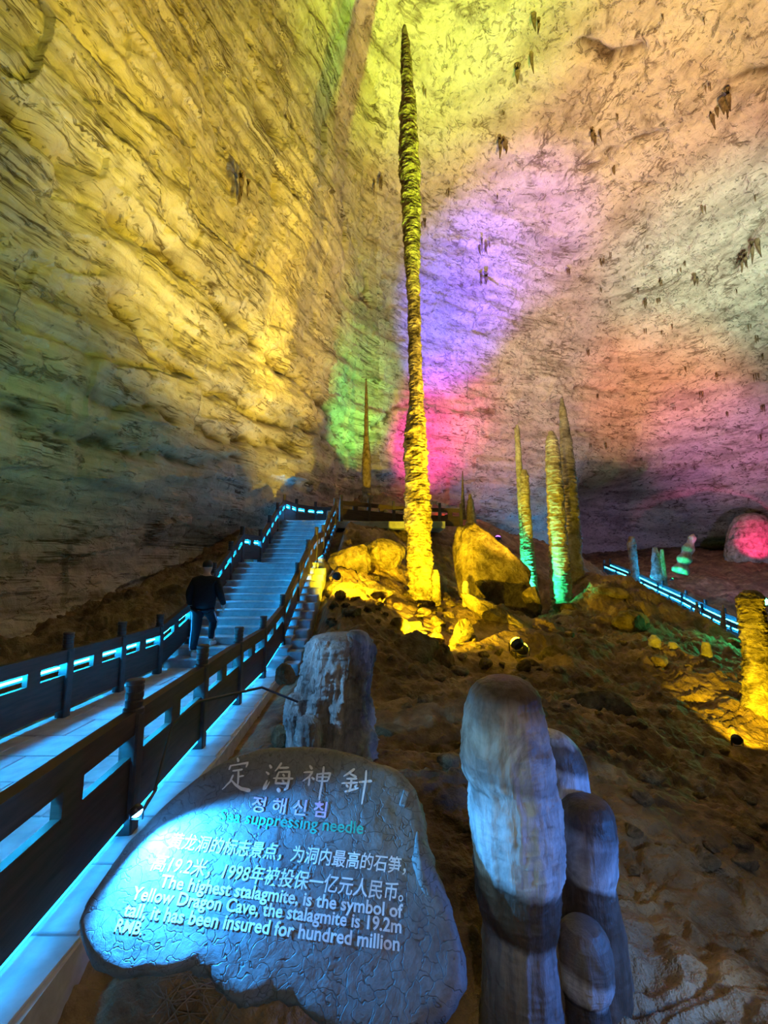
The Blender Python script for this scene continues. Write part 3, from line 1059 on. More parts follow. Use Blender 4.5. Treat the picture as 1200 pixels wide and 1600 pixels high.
# ---------------------------------------------------------------- boulders
def rock(name, pos, dims, seed, mat, rot=(0, 0, 0), rough=0.22, sub=4, loc_z=None):
    bm = bmesh.new()
    bmesh.ops.create_icosphere(bm, subdivisions=sub, radius=1.0)
    v = np.array([x.co for x in bm.verts])
    f = np.array([[x.index for x in fc.verts] for fc in bm.faces])
    bm.free()
    d = fbm(v * 0.9 + seed * 5.1, 3, seed) * rough * 1.5 + fbm(v * 2.0 + seed, 5, seed + 7, 0.62, True) * rough * 0.85
    dn = np.array(v)
    v = v * (1 + d[:, None])
    # a few flat faces, as if broken
    rs = np.random.RandomState(seed)
    for _ in range(7):
        n = rs.normal(size=3)
        n /= np.linalg.norm(n)
        h = rs.uniform(0.6, 0.85)
        s = v @ n
        v -= np.maximum(s - h, 0)[:, None] * n * 0.85
    v = v * (1 + (fbm(dn * 3.2 + seed, 4, seed + 13, 0.6, True) * rough * 0.22)[:, None])
    v = v * (np.array(dims) / 2)
    o = raw_mesh(name, v, f, mat)
    o.location = pos
    o.rotation_euler = rot
    return o


BO = M['boulder']


def rock_px(cx, cy, Y, w, h, seed, label, rot=(0, 0, 0), depth=0.8, rough=0.24, mat=None, name='boulder', sub=5):
    p = P(cx, cy, Y)
    s = (Y * CP + p.z * SP) / F_PX
    o = rock(name, p, (w * s, w * s * depth, h * s), seed, mat or BO, rot, rough, sub)
    return tag(o, label, 'rock')


rock_px(768, 905, 13.8, 125, 190, 61, 'big dark leaning boulder behind the needle to the right', (0, R(-24), R(10)), 0.5, 0.18, None, 'boulder', 5)
rock_px(785, 972, 11.9, 150, 34, 62, 'long fallen yellow-lit slab pointing down at the yellow floodlights', (0, R(29), R(-8)), 0.3, 0.14)
rock_px(625, 960, 12.2, 44, 42, 63, 'dark cracked boulder at the left foot of the needle')
rock_px(590, 965, 11.4, 28, 50, 64, 'bright yellow upright chunk left of the cracked boulder', (0, R(14), 0))
rock_px(545, 880, 13.0, 60, 62, 65, 'bright yellow ragged rock beside the stair railing')
rock_px(600, 865, 13.6, 66, 56, 66, 'yellow-lit knobbly rock left of the needle')
rock_px(572, 930, 11.9, 80, 30, 67, 'flat yellow-lit ledge rock below the knobbly one')
rock_px(632, 985, 10.8, 60, 34, 68, 'yellow-lit low boulder in front of the needle')
rock_px(690, 1030, 9.4, 44, 46, 69, 'wedge of yellow-lit rock near the two floodlights', (0, R(30), 0))
rock_px(648, 1020, 8.6, 80, 52, 70, 'grey blue block of rock behind the ragged stump')
rock_px(830, 935, 13.0, 24, 46, 71, 'yellow-lit shard on the edge of the dark boulder', (0, R(-20), 0))
rock_px(870, 1040, 10.4, 70, 60, 72, 'dark yellowish boulder right of the two floodlights')
rock_px(935, 1105, 7.4, 110, 56, 73, 'flat pale brown boulder half buried in the slope', (0, R(6), 0), 0.9, 0.12)
rock_px(640, 1160, 5.4, 120, 56, 74, 'low long brown rock between the stump and the finger-like stalagmites', (0, R(18), 0))
rock_px(722, 985, 10.6, 34, 36, 75, 'small rock left of the fallen yellow-lit slab')
rock_px(700, 968, 12.0, 22, 22, 76, 'tiny yellow stone by the little stub')
rock_px(1165, 1170, 8.0, 32, 44, 77, 'dark round boulder left of the yellow right-edge stalagmite')
rock_px(1020, 1010, 12.0, 46, 40, 78, 'brown boulder on the slope crest left of the squat stumps')
rock_px(985, 975, 12.8, 60, 34, 79, 'brown flat boulder on the slope crest')
rock_px(445, 1055, 5.6, 34, 30, 80, 'pale blue-lit stone at the railing foot')
rock_px(437, 1150, 4.4, 26, 40, 81, 'pale broken stone left of the small fluted knob')
rock_px(893, 955, 14.4, 60, 30, 82, 'pale teal-lit rock at the foot of the green stalagmites')
rock_px(960, 930, 14.5, 60, 34, 83, 'reddish boulder on the crest right of the green stalagmites')
# scattered stones on the slope
bpy.context.view_layer.update()
TAKEN = [(o.location.x, o.location.y, max(o.dimensions.x, o.dimensions.y) * 0.5) for o in C.objects if o.parent is None and o.get('category') in ('rock', 'stalagmite')]
rs = random.Random(9)
proto = None
bpy.context.view_layer.update()
for i in range(64):
    for _ in range(40):
        px, Y = rs.uniform(600, 1190), rs.uniform(3.4, 13)
        x = (px - 600) / F_PX * Y
        s = rs.uniform(0.10, 0.30) * (0.5 + Y / 12)
        if x > -0.6 and all(math.hypot(x - a, Y - b) > r + s * 0.75 for a, b, r in TAKEN):
            break
    else:
        continue
    TAKEN.append((x, Y, s * 0.6))
    if proto is None or i % 9 == 0:
        proto = rock('loose_stone', (0, 0, 0), (1, 0.8, 0.55), 200 + i, M['stone'], (0, 0, 0), 0.25, 3)
        o = proto
    else:
        o = proto.copy()
        C.objects.link(o)
    o.scale = (s, s, s)
    o.rotation_euler = (rs.uniform(-.3, .3), rs.uniform(-.3, .3), rs.uniform(0, 6.28))
    o.location = (x, Y, gz(x, Y) + s * 0.16)
    tag(o, 'small loose brown stone lying on the cave slope', 'stone', 'loose stones on the slope')

rs = random.Random(33)
rub = [rock('rubble_stone', (0, 0, 0), (1, 0.85, 0.7), 500 + k, BO, (0, 0, 0), 0.3, 3) for k in range(6)]
used = set()
for i in range(46):
    for _ in range(60):
        px, Y = rs.uniform(515, 830), rs.uniform(9.6, 13.6)
        x = (px - 600) / F_PX * Y
        s = rs.uniform(0.14, 0.46)
        if all(math.hypot(x - a, Y - b) > r * 0.9 + s * 0.7 for a, b, r in TAKEN):
            break
    else:
        continue
    TAKEN.append((x, Y, s * 0.6))
    k = i % 6
    if k in used:
        o = rub[k].copy()
        C.objects.link(o)
    else:
        o = rub[k]
        used.add(k)
    o.scale = (s, s, s)
    o.rotation_euler = (rs.uniform(-.5, .5), rs.uniform(-.5, .5), rs.uniform(0, 6.28))
    o.location = (x, Y, gz(x, Y) + s * 0.1)
    tag(o, 'rough yellow-lit rubble stone on the mound around the tall needle', 'stone', 'rubble stones around the needle')

# pink flowstone in the far alcove
o, _ = column('flowstone_mound', [(802, 1166, 1180), (806, 1154, 1190), (814, 1147, 1198), (830, 1142, 1203), (850, 1139, 1206), (872, 1136, 1210), (885, 1134, 1212)], 36, M['stalag'], None, 64, 80, 0.06, 0.0, 0.08, 90, 0.7)
tag(o, 'large pink-lit rounded flowstone mound in the far alcove', 'rock')


# ---------------------------------------------------------------- carved stone sign
def mat_slate():
    m, nt, b = new_mat('crackled_slate')
    vec = coords(nt)
    n1 = noise(nt, vec, 3.0, 5, 0.6, 0.5)
    warp = N(nt, 'ShaderNodeVectorMath', operation='ADD')
    nn = N(nt, 'ShaderNodeTexNoise', Scale=6.0, Detail=3.0)
    nt.links.new(vec, nn.inputs['Vector'])
    sc_ = N(nt, 'ShaderNodeVectorMath', operation='SCALE')
    sc_.inputs['Scale'].default_value = 0.3
    nt.links.new(nn.outputs['Color'], sc_.inputs[0])
    nt.links.new(vec, warp.inputs[0])
    nt.links.new(sc_.outputs[0], warp.inputs[1])
    vo = N(nt, 'ShaderNodeTexVoronoi', feature='DISTANCE_TO_EDGE', Scale=13.0)
    nt.links.new(warp.outputs[0], vo.inputs['Vector'])
    edge = ramp(nt, vo.outputs['Distance'], [(0.0, 0.0), (0.04, 1.0)])
    col = ramp(nt, n1, [(0.3, (0.14, 0.15, 0.16)), (0.7, (0.27, 0.28, 0.29))])
    col = mixc(nt, 1.0, col, ramp(nt, vo.outputs['Distance'], [(0.0, 0.55), (0.03, 1.0)]), 'MULTIPLY')
    fine = noise(nt, vec, 45, 4, 0.65)
    col = mixc(nt, 0.5, col, ramp(nt, fine, [(0.3, 0.5), (0.6, 1.0)]), 'MULTIPLY')
    nt.links.new(col, b.inputs['Base Color'])
    b.inputs['Roughness'].default_value = 0.55
    b.inputs['Specular IOR Level'].default_value = 0.4
    p = bump(nt, b, edge, 0.5, 0.008)
    p = bump(nt, b, noise(nt, vec, 9, 5, 0.6, 0.4), 0.5, 0.02, p)
    bump(nt, b, fine, 0.4, 0.006, p)
    return m


M['slate'] = mat_slate()
S_A = P(470, 1165, 2.6)
S_N = Vector((0.03, -0.75, 0.66)).normalized()
S_U = Vector((1, 0, 0))
S_U = (S_U - S_N * S_U.dot(S_N)).normalized()
S_V = S_N.cross(S_U)


def on_sign(px, py):
    d = P(px, py, 1.0)
    t = S_A.dot(S_N) / d.dot(S_N)
    q = d * t - S_A
    return Vector((q.dot(S_U), q.dot(S_V)))


def sign_h(uv):
    q = np.stack([uv[:, 0], uv[:, 1], 0 * uv[:, 0]], -1)
    return fbm(q * 3.0, 4, 301) * 0.012 + fbm(q * 14, 2, 305) * 0.003


sign = thing('carved_stone_sign', 'flat leaning stone slab carved with white inscription, lit blue', 'sign', S_A)
sign.rotation_euler = Matrix((S_U, S_V, S_N)).transposed().to_euler()


def build_slab():
    ol = [(119, 1440), (124, 1476), (150, 1512), (180, 1526), (215, 1518), (245, 1521), (290, 1509), (322, 1522), (345, 1552), (372, 1567), (425, 1558), (462, 1567), (480, 1585),
          (520, 1612), (580, 1632), (650, 1622), (690, 1598), (712, 1572), (729, 1540), (726, 1490), (714, 1445), (695, 1395), (680, 1350), (668, 1310), (661, 1265), (650, 1230), (628, 1205),
          (580, 1185), (540, 1172), (490, 1165), (440, 1165), (385, 1171), (340, 1190), (300, 1217), (262, 1246), (222, 1288), (190, 1322), (160, 1364), (135, 1402)]
    pts = np.array([on_sign(*p) for p in ol])
    c = np.array(on_sign(430, 1380))
    na = 420
    rel = pts - c
    ang = np.arctan2(rel[:, 1], rel[:, 0])
    rad = np.hypot(rel[:, 0], rel[:, 1])
    o = np.argsort(ang)
    ang, rad = ang[o], rad[o]
    th = np.linspace(-np.pi, np.pi, na, endpoint=False)
    rr = np.interp(th, np.concatenate([ang - 2 * np.pi, ang, ang + 2 * np.pi]), np.tile(rad, 3))
    rr = rr * (1 + 0.008 * fbm(np.stack([np.cos(th) * 9, np.sin(th) * 9, th * 0], -1), 3, 77))
    rows = []
    ks = np.linspace(0.0, 1.0, 70) ** 0.8
    T = 0.17
    for k in ks:
        r = rr * k
        uv = np.stack([c[0] + np.cos(th) * r, c[1] + np.sin(th) * r], -1)
        e = (1 - k) * rr
        drop = 0.035 * np.exp(-(e / 0.02)) if k < 1 else 0.035
        rows.append(np.column_stack([uv, sign_h(uv) - drop]))
    for j, (k, z) in enumerate(((1.012, -0.06), (1.02, -0.10), (1.0, -T * 0.85), (0.93, -T), (0.0, -T))):
        r = rr * k
        wob = 0.015 * fbm(np.stack([np.cos(th) * 14, np.sin(th) * 14, th * 0 + j * 3], -1), 3, 78)
        rows.append(np.column_stack([c[0] + np.cos(th) * (r + wob * (k > 0)), c[1] + np.sin(th) * (r + wob * (k > 0)), np.full(na, z)]))
    grid_mesh('slab', np.array(rows), M['slate'], sign, wrap=True)


build_slab()


def drape(me_verts, lift):
    h = sign_h(me_verts[:, :2])
    v = me_verts.copy()
    v[:, 2] = h + lift + v[:, 2]
    return v


def text_line(body, p0, p1, mat, hpx=None, name='inscription', squeeze=None, bold=0.0, label=None, shear=0.0, gap=0.13):
    """letters fitted between two baseline pixels on the slab"""
    a, b = on_sign(*p0), on_sign(*p1)
    cu = bpy.data.curves.new(name, 'FONT')
    cu.body = body
    cu.resolution_u = 3
    cu.offset = bold
    cu.shear = shear
    o = bpy.data.objects.new(name, cu)
    C.objects.link(o)
    me = bpy.data.meshes.new_from_object(o.evaluated_get(bpy.context.evaluated_depsgraph_get()))
    bpy.data.objects.remove(o)
    n = len(me.vertices)
    v = np.zeros(n * 3, np.float32)
    me.vertices.foreach_get('co', v)
    v = v.reshape(-1, 3).astype(float)
    w = v[:, 0].max() - v[:, 0].min()
    L = (b - a).length
    s = L / w
    ux = (b - a).normalized()
    uy = Vector((-ux.y, ux.x))
    # letter height from pixels above the first baseline point
    if hpx:
        sy = (on_sign(p0[0], p0[1] - hpx) - on_sign(*p0)).length / (v[:, 1].max())
    else:
        sy = s
    x = (v[:, 0] - v[:, 0].min()) * s
    y = v[:, 1] * sy
    out = np.column_stack([a.x + ux.x * x + uy.x * y, a.y + ux.y * x + uy.y * y, 0 * x])
    out = drape(out, 0.003)
    me.vertices.foreach_set('co', out.astype(np.float32).ravel())
    me.materials.clear()
    me.materials.append(mat)
    me.update()
    # one part per word (or per character): islands grouped by the gaps between them
    par = list(range(n))

    def find(i):
        while par[i] != i:
            par[i] = par[par[i]]
            i = par[i]
        return i
    polys = [list(p.vertices) for p in me.polygons]
    for pv in polys:
        for k in pv[1:]:
            par[find(k)] = find(pv[0])
    isl = {}
    for i in range(n):
        isl.setdefault(find(i), []).append(i)
    grp = sorted((v[ii, 0].min(), v[ii, 0].max(), r) for r, ii in isl.items())
    cl, end = [], -9
    for lo, hi, r in grp:
        if lo - end > gap:
            cl.append(set())
        cl[-1].add(r)
        end = max(end, hi)
    for c_ in cl:
        fs = [pv for pv in polys if find(pv[0]) in c_]
        if not fs:
            continue
        ids = sorted({k for pv in fs for k in pv})
        mp = {k: i for i, k in enumerate(ids)}
        ob = mesh_obj(name, out[ids], [[mp[k] for k in pv] for pv in fs], mat, sign, False)
        if label:
            ob['label'] = label
    bpy.data.meshes.remove(me)


def brush(strokes, box, name='title_character'):
    """brush strokes: lists of (x, y, w) in a 0..1 box (y down); box = pixel corners"""
    x0, y0, x1, y1, slope = box
    bm_v, bm_f = [], []
    for st in strokes:
        st = np.array(st, float)
        t = np.linspace(0, len(st) - 1, 5 * (len(st) - 1) + 1)
        xs = np.interp(t, range(len(st)), st[:, 0])
        ys = np.interp(t, range(len(st)), st[:, 1])
        ws = np.interp(t, range(len(st)), st[:, 2])
        n0 = len(bm_v)
        pts = [on_sign(x0 + (x1 - x0) * x, y0 + (y1 - y0) * y + slope * x) for x, y in zip(xs, ys)]
        sc_ = (on_sign(x1, (y0 + y1) / 2) - on_sign(x0, (y0 + y1) / 2)).length
        for i, p in enumerate(pts):
            d = (pts[min(i + 1, len(pts) - 1)] - pts[max(i - 1, 0)]).normalized()
            nrm = Vector((-d.y, d.x))
            # brush nib held at an angle, rounded at the ends
            e = min(i, len(pts) - 1 - i)
            w = ws[i] * sc_ * (0.55 if e == 0 else 1.0)
            ext = d * (w * 0.4) * (-1 if i == 0 else 1 if i == len(pts) - 1 else 0)
            for s in (-1, 1):
                q = p + nrm * s * w + ext
                bm_v.append((q.x, q.y, 0.0))
        for i in range(len(pts) - 1):
            k = n0 + 2 * i
            bm_f.append([k, k + 2, k + 3, k + 1])
    v = drape(np.array(bm_v), 0.0)
    v[:, 2] += 0.003 + 0.0004 * np.array([hash((i // 2)) % 5 for i in range(len(v))])
    ob = mesh_obj(name, v, bm_f, M['white_print'], sign, False)
    return ob


T1, T2, T3 = 0.030, 0.040, 0.048
ding = [[(.52, 0, .03), (.56, .12, .045)],
        [(.30, .22, .035), (.24, .36, .03)],
        [(.28, .24, .025), (.60, .20, .03), (.88, .16, .04), (.82, .30, .02)],
        [(.36, .40, .03), (.55, .38, .03), (.70, .36, .035)],
        [(.56, .38, .03), (.56, .55, .035), (.54, .82, .03)],
        [(.56, .58, .025), (.74, .55, .03)],
        [(.38, .52, .035), (.28, .72, .035), (.06, .92, .02), (.00, .96, .015)],
        [(.30, .66, .02), (.46, .82, .035), (.66, .94, .05), (.95, .99, .06)]]
hai = [[(.22, .10, .03), (.28, .20, .045)], [(.10, .34, .02), (.20, .42, .04)],
       [(.14, .62, .025), (.06, .82, .05), (.02, .93, .04), (.10, .90, .02), (.22, .66, .02)],
       [(.62, .0, .04), (.52, .16, .035), (.40, .30, .02)],
       [(.52, .18, .03), (.86, .14, .04)],
       [(.54, .30, .03), (.46, .50, .035), (.42, .70, .035), (.60, .70, .03), (.80, .68, .04)],
       [(.54, .32, .025), (.88, .28, .04), (.86, .56, .04), (.80, .84, .045), (.70, .92, .03)],
       [(.34, .54, .025), (.66, .52, .03), (1.0, .50, .04)],
       [(.66, .38, .03), (.72, .45, .035)], [(.64, .58, .03), (.70, .64, .035)], [(.48, .88, .05), (.56, .98, .06)]]
shen = [[(.26, .02, .03), (.34, .14, .05)],
        [(.06, .30, .03), (.36, .24, .035), (.24, .44, .035), (.02, .62, .02)],
        [(.26, .42, .03), (.24, .66, .035), (.22, .76, .03)], [(.32, .44, .03), (.42, .50, .04)],
        [(.52, .28, .03), (.50, .54, .035)],
        [(.52, .30, .025), (.78, .24, .03), (.96, .22, .04), (.90, .42, .03), (.86, .50, .025)],
        [(.52, .40, .022), (.88, .36, .025)], [(.52, .54, .022), (.86, .50, .025)],
        [(.74, .0, .04), (.71, .30, .035), (.66, .70, .035), (.60, 1.05, .035), (.58, 1.22, .02)]]
zhen = [[(.46, .0, .04), (.30, .16, .04), (.10, .32, .02)],
        [(.30, .20, .025), (.52, .30, .04)], [(.20, .40, .03), (.54, .36, .035)], [(.04, .58, .03), (.56, .50, .035)],
        [(.36, .38, .035), (.34, .60, .035), (.30, .82, .03)], [(.18, .62, .03), (.26, .70, .04)], [(.54, .58, .03), (.46, .68, .04)],
        [(.14, .88, .03), (.30, .82, .035), (.58, .70, .03)],
        [(.60, .48, .03), (.80, .44, .035), (1.02, .40, .045)],
        [(.84, .02, .035), (.82, .40, .035), (.76, .80, .035), (.70, 1.25, .025), (.69, 1.32, .012)]]
brush(ding, (347, 1184, 393, 1236, 0))
brush(hai, (411, 1190, 458, 1236, 4))
brush(shen, (472, 1194, 518, 1238, 6))
brush(zhen, (532, 1200, 580, 1242, 4))
text_line('정 해 신 침', (391, 1266), (509, 1276), M['pink_print'], 22, 'inscribed_character', label='pink lettering', bold=0.014, gap=0.1)
text_line('Sea suppressing needle', (342, 1283), (567, 1304), M['green_print'], 18, 'inscribed_word', label='green lettering', bold=0.01)
W = M['white_print']
text_line('黄龙洞的标志景点，为洞内最高的石笋，', (262, 1323), (634, 1364), W, 22, 'inscribed_character', bold=0.012, shear=0.1, gap=0.03)
text_line('高19.2米，1998年被投保一亿元人民币。', (236, 1358), (630, 1407), W, 24, 'inscribed_character', bold=0.012, shear=0.1, gap=0.03)
text_line('The highest stalagmite, is the symbol of', (248, 1386), (629, 1434), W, 19, 'inscribed_word', bold=0.022)
text_line('Yellow Dragon Cave, the stalagmite is 19.2m', (204, 1405), (627, 1458), W, 19, 'inscribed_word', bold=0.022)
text_line('tall, it has been insured for hundred million', (192, 1431), (624, 1486), W, 20, 'inscribed_word', bold=0.022)
text_line('RMB.', (179, 1455), (221, 1461), W, 18, 'inscribed_word', bold=0.022)
# chipped notch on the right of the slab
q = on_sign(632, 1248)
nb = MB()
nb.box((q.x, q.y, 0.002), (0.035, 0.075, 0.03), Matrix.Rotation(R(-20), 3, 'Z'), 0.006)
nb.build('chip', M['slate'], sign)
q = on_sign(655, 1335)
rk = rock('broken_edge', (q.x + 0.02, q.y - 0.05, -0.03), (0.10, 0.34, 0.10), 402, M['slate'], (0, 0, R(12)), 0.25, 3)
rk.parent = sign
# rock that carries the slab
tag(rock('boulder', (-0.42, 2.78, -1.98), (1.1, 0.6, 0.7), 405, BO, (R(-35), 0, 0), 0.12, 4), 'dark boulder hidden behind and under the carved slab', 'rock')


# ---------------------------------------------------------------- lamps with housings, seen and hidden
def floodlight(name, label, pos, aim, watts, col, cone, blend, size=0.1, lens_strength=60.0, group=None):
    t = thing(name, label, 'lamp', pos, 0, group)
    q = (Vector(aim) - Vector(pos)).to_track_quat('-Z', 'Y')
    m = q.to_matrix()
    h = MB()
    h.lathe([(size * .45, size * .9), (size * .8, size * .75), (size, size * .3), (size * 1.02, 0), (size * .96, -0.01)], (0, 0, 0), 20)
    h.v = [tuple(m @ Vector(v)) for v in h.v]
    h.build('housing', M['metal'], t, False)
    l = MB().lathe([(size * .9 * math.cos(a), -0.004 - size * .75 * math.sin(a)) for a in (0, .3, .6, .9, 1.2, 1.45)], (0, 0, 0), 20)
    l.v = [tuple(m @ Vector(v)) for v in l.v]
    l.build('lens', mat_emit('lamp_lens', col, lens_strength), t, False)
    b = MB()
    b.box((0, 0, -size * 1.25), (size * 1.2, size * 0.5, size * 0.12))
    b.box((size * 1.1, 0, -size * .6), (size * 0.1, size * 0.4, size * 1.3))
    b.box((-size * 1.1, 0, -size * .6), (size * 0.1, size * 0.4, size * 1.3))
    b.build('bracket', M['metal'], t)
    ld = bpy.data.lights.new('lamp_beam', 'SPOT')
    ld.energy = watts
    ld.color = col
    ld.spot_size = R(cone)
    ld.spot_blend = blend
    ld.shadow_soft_size = size * 0.3
    lo = bpy.data.objects.new('lamp_beam', ld)
    C.objects.link(lo)
    lo.parent = t
    lo.location = m @ Vector((0, 0, -0.02 - size))
    lo.rotation_euler = q.to_euler()
    return t


# on the railing post, shining on the sign
lp = P(213, 1267, 2.2)
floodlight('sign_spotlight', 'small bright blue white spotlight beside the railing shining on the sign', lp,
           Vector(S_A) + S_U * on_sign(330, 1500).x + S_V * on_sign(330, 1500).y - S_N * 0.1, 210, (0.03, 0.36, 1.0), 132, 0.4, 0.028, 200)
cb = MB()
a0 = lp + Vector((0.0, 0.05, -0.03))
cb.tube([a0, a0 + Vector((-0.04, 0.2, 0.0)), a0 + Vector((-0.06, 0.4, 0.25)), a0 + Vector((0.0, 0.6, 0.32)), a0 + Vector((0.25, 1.1, 0.28)), a0 + Vector((0.45, 1.4, 0.1))], 0.009, 6)
tag(cb.build('cable', M['cable'], None, True), 'thin black cable running from the sign spotlight to the railing', 'cable')

def on_ground(px, Y, up):
    x = P(px, 900, Y).x
    return Vector((x, Y, gz(x, Y) + up))


YG = (1.0, 0.70, 0.01)
floodlight('floodlight', 'left one of two yellow floodlights glaring on the slope', on_ground(803, 9.5, 0.6), P(655, 800, 13.2), 5200, YG, 56, 0.6, 0.13, 40)
floodlight('floodlight', 'right one of two yellow floodlights glaring on the slope', on_ground(812, 9.9, 0.35), P(872, 720, 15.4), 900, YG, 40, 0.6, 0.13, 40)
floodlight('floodlight', 'added hidden yellow fill light behind the grey blue block facing the mound', on_ground(650, 9.3, 0.2), P(690, 950, 12.5), 2600, YG, 100, 0.7, 0.09, 10)  # hidden lamp added to even out the yellow light on the mound
floodlight('floodlight', 'yellow floodlight among the rocks left of the needle', on_ground(527, 10.6, 0.7), P(610, 900, 13.4), 1100, YG, 130, 0.6, 0.10, 10)
floodlight('floodlight', 'green floodlight glaring beside the top of the right-edge yellow stalagmite', on_ground(1190, 13.0, 1.6), P(1100, 1050, 10.5), 300, (0.05, 1.0, 0.3), 90, 0.8, 0.12, 40)
floodlight('floodlight', 'green floodlight tucked behind the big dark leaning boulder', on_ground(800, 14.7, 0.3), P(860, 870, 15.6), 1300, (0.03, 1.0, 0.35), 110, 0.8, 0.12, 10)
floodlight('floodlight', 'violet floodlight behind the platform railing aimed at the back wall', on_ground(768, 19.4, 0.6), P(708, 490, 27), 34000, (0.10, 0.06, 1.0), 34, 1.0, 0.13, 8)
floodlight('floodlight', 'lilac floodlight beside the violet one behind the platform railing', on_ground(780, 19.9, 0.6), P(800, 395, 26), 17000, (0.30, 0.08, 1.0), 32, 1.0, 0.13, 8)
floodlight('floodlight', 'magenta floodlight behind the platform railing aimed at the back wall', on_ground(700, 20.6, 0.6), P(676, 680, 28), 10000, (1.0, 0.03, 0.3), 48, 1.0, 0.13, 8)
floodlight('floodlight', 'red floodlight low behind the platform railing', on_ground(716, 21.0, 0.4), P(705, 760, 28), 700, (1.0, 0.03, 0.03), 70, 0.8, 0.1, 8)
floodlight('floodlight', 'green floodlight behind the top of the stairs aimed at the wall corner', on_ground(650, 21.0, 0.45), P(545, 615, 24), 3600, (0.24, 1.0, 0.14), 56, 1.0, 0.1, 8)
floodlight('floodlight', 'orange yellow floodlight glowing behind the thin green stalagmite', on_ground(793, 17.3, 0.5), P(840, 780, 16.0), 500, (1.0, 0.62, 0.05), 90, 0.8, 0.16, 40)
floodlight('floodlight', 'tiny green floodlight at the foot of the far leaning stalagmite', tuple(P(1050, 905, 26.3)), tuple(P(1068, 875, 27)), 260, (0.03, 1.0, 0.25), 110, 0.8, 0.08, 10)
floodlight('floodlight', 'small yellow lamp low on the slope lighting the right-edge stalagmite', on_ground(1128, 6.7, 0.3), P(1185, 1060, 8.2), 900, YG, 80, 0.6, 0.07, 10)

# ---------------------------------------------------------------- far lit path
fp = [P(945, 900, 30), P(985, 918, 27.5), P(1030, 942, 24.5), P(1068, 962, 22), P(1100, 982, 20), P(1132, 1000, 18.3), P(1160, 1014, 17)]
t = railing('path_railing', 'distant railing of a path glowing blue white beyond the slope', [tuple(p) for p in fp], [(0.0, 0.60, 'led', 0), (-0.05, 0.07, 'led', 0)])
railing('path_railing', 'second distant railing along the far edge of the glowing path', [(p.x + 1.0, p.y + 1.2, p.z + 0.1) for p in fp], [(-0.05, 0.60, 'led', 0)])

# ---------------------------------------------------------------- dry twigs under the sign
rt = random.Random(5)
tw = MB()
for i in range(36):
    qx, qy = rt.uniform(235, 375), rt.uniform(1545, 1605)
    yy = 1.1
    while yy < 4 and P(qx, qy, yy).z > gz(P(qx, qy, yy).x, yy):
        yy += 0.03
    c = P(qx, qy, yy)
    x, y = c.x, c.y
    z = gz(x, y) + rt.uniform(0.01, 0.07)
    an = rt.uniform(0, 3.14)
    L = rt.uniform(0.06, 0.16)
    pts = [(x + math.cos(an) * L * s + rt.uniform(-.012, .012), y + math.sin(an) * L * s + rt.uniform(-.012, .012), z + 0.03 * (1 - s * s) + rt.uniform(-.006, .006)) for s in (-1, -.4, .2, 1)]
    tw.tube(pts, 0.0028, 5)
tag(tw.build('dry_twigs', M['twig'], None, True), 'tangle of dry twigs on the ground under the sign', 'twigs', kind='stuff')


# ---------------------------------------------------------------- person climbing the stairs
def skin_mesh(name, joints, bones, mat, parent, sub=2, root=0):
    me = bpy.data.meshes.new(name)
    me.from_pydata([j[:3] for j in joints], bones, [])
    o = bpy.data.objects.new(name, me)
    C.objects.link(o)
    o.modifiers.new('skin', 'SKIN').use_smooth_shade = True
    for i, j in enumerate(joints):
        r = j[3]
        me.skin_vertices[0].data[i].radius = r if isinstance(r, tuple) else (r, r)
        me.skin_vertices[0].data[i].use_root = i == root
    o.modifiers.new('sub', 'SUBSURF').levels = sub
    dg = bpy.context.evaluated_depsgraph_get()
    m2 = bpy.data.meshes.new_from_object(o.evaluated_get(dg))
    bpy.data.objects.remove(o)
    m2.materials.clear()
    m2.materials.append(mat)
    for p in m2.polygons:
        p.use_smooth = True
    ob = bpy.data.objects.new(name, m2)
    C.objects.link(ob)
    ob.parent = parent
    return ob


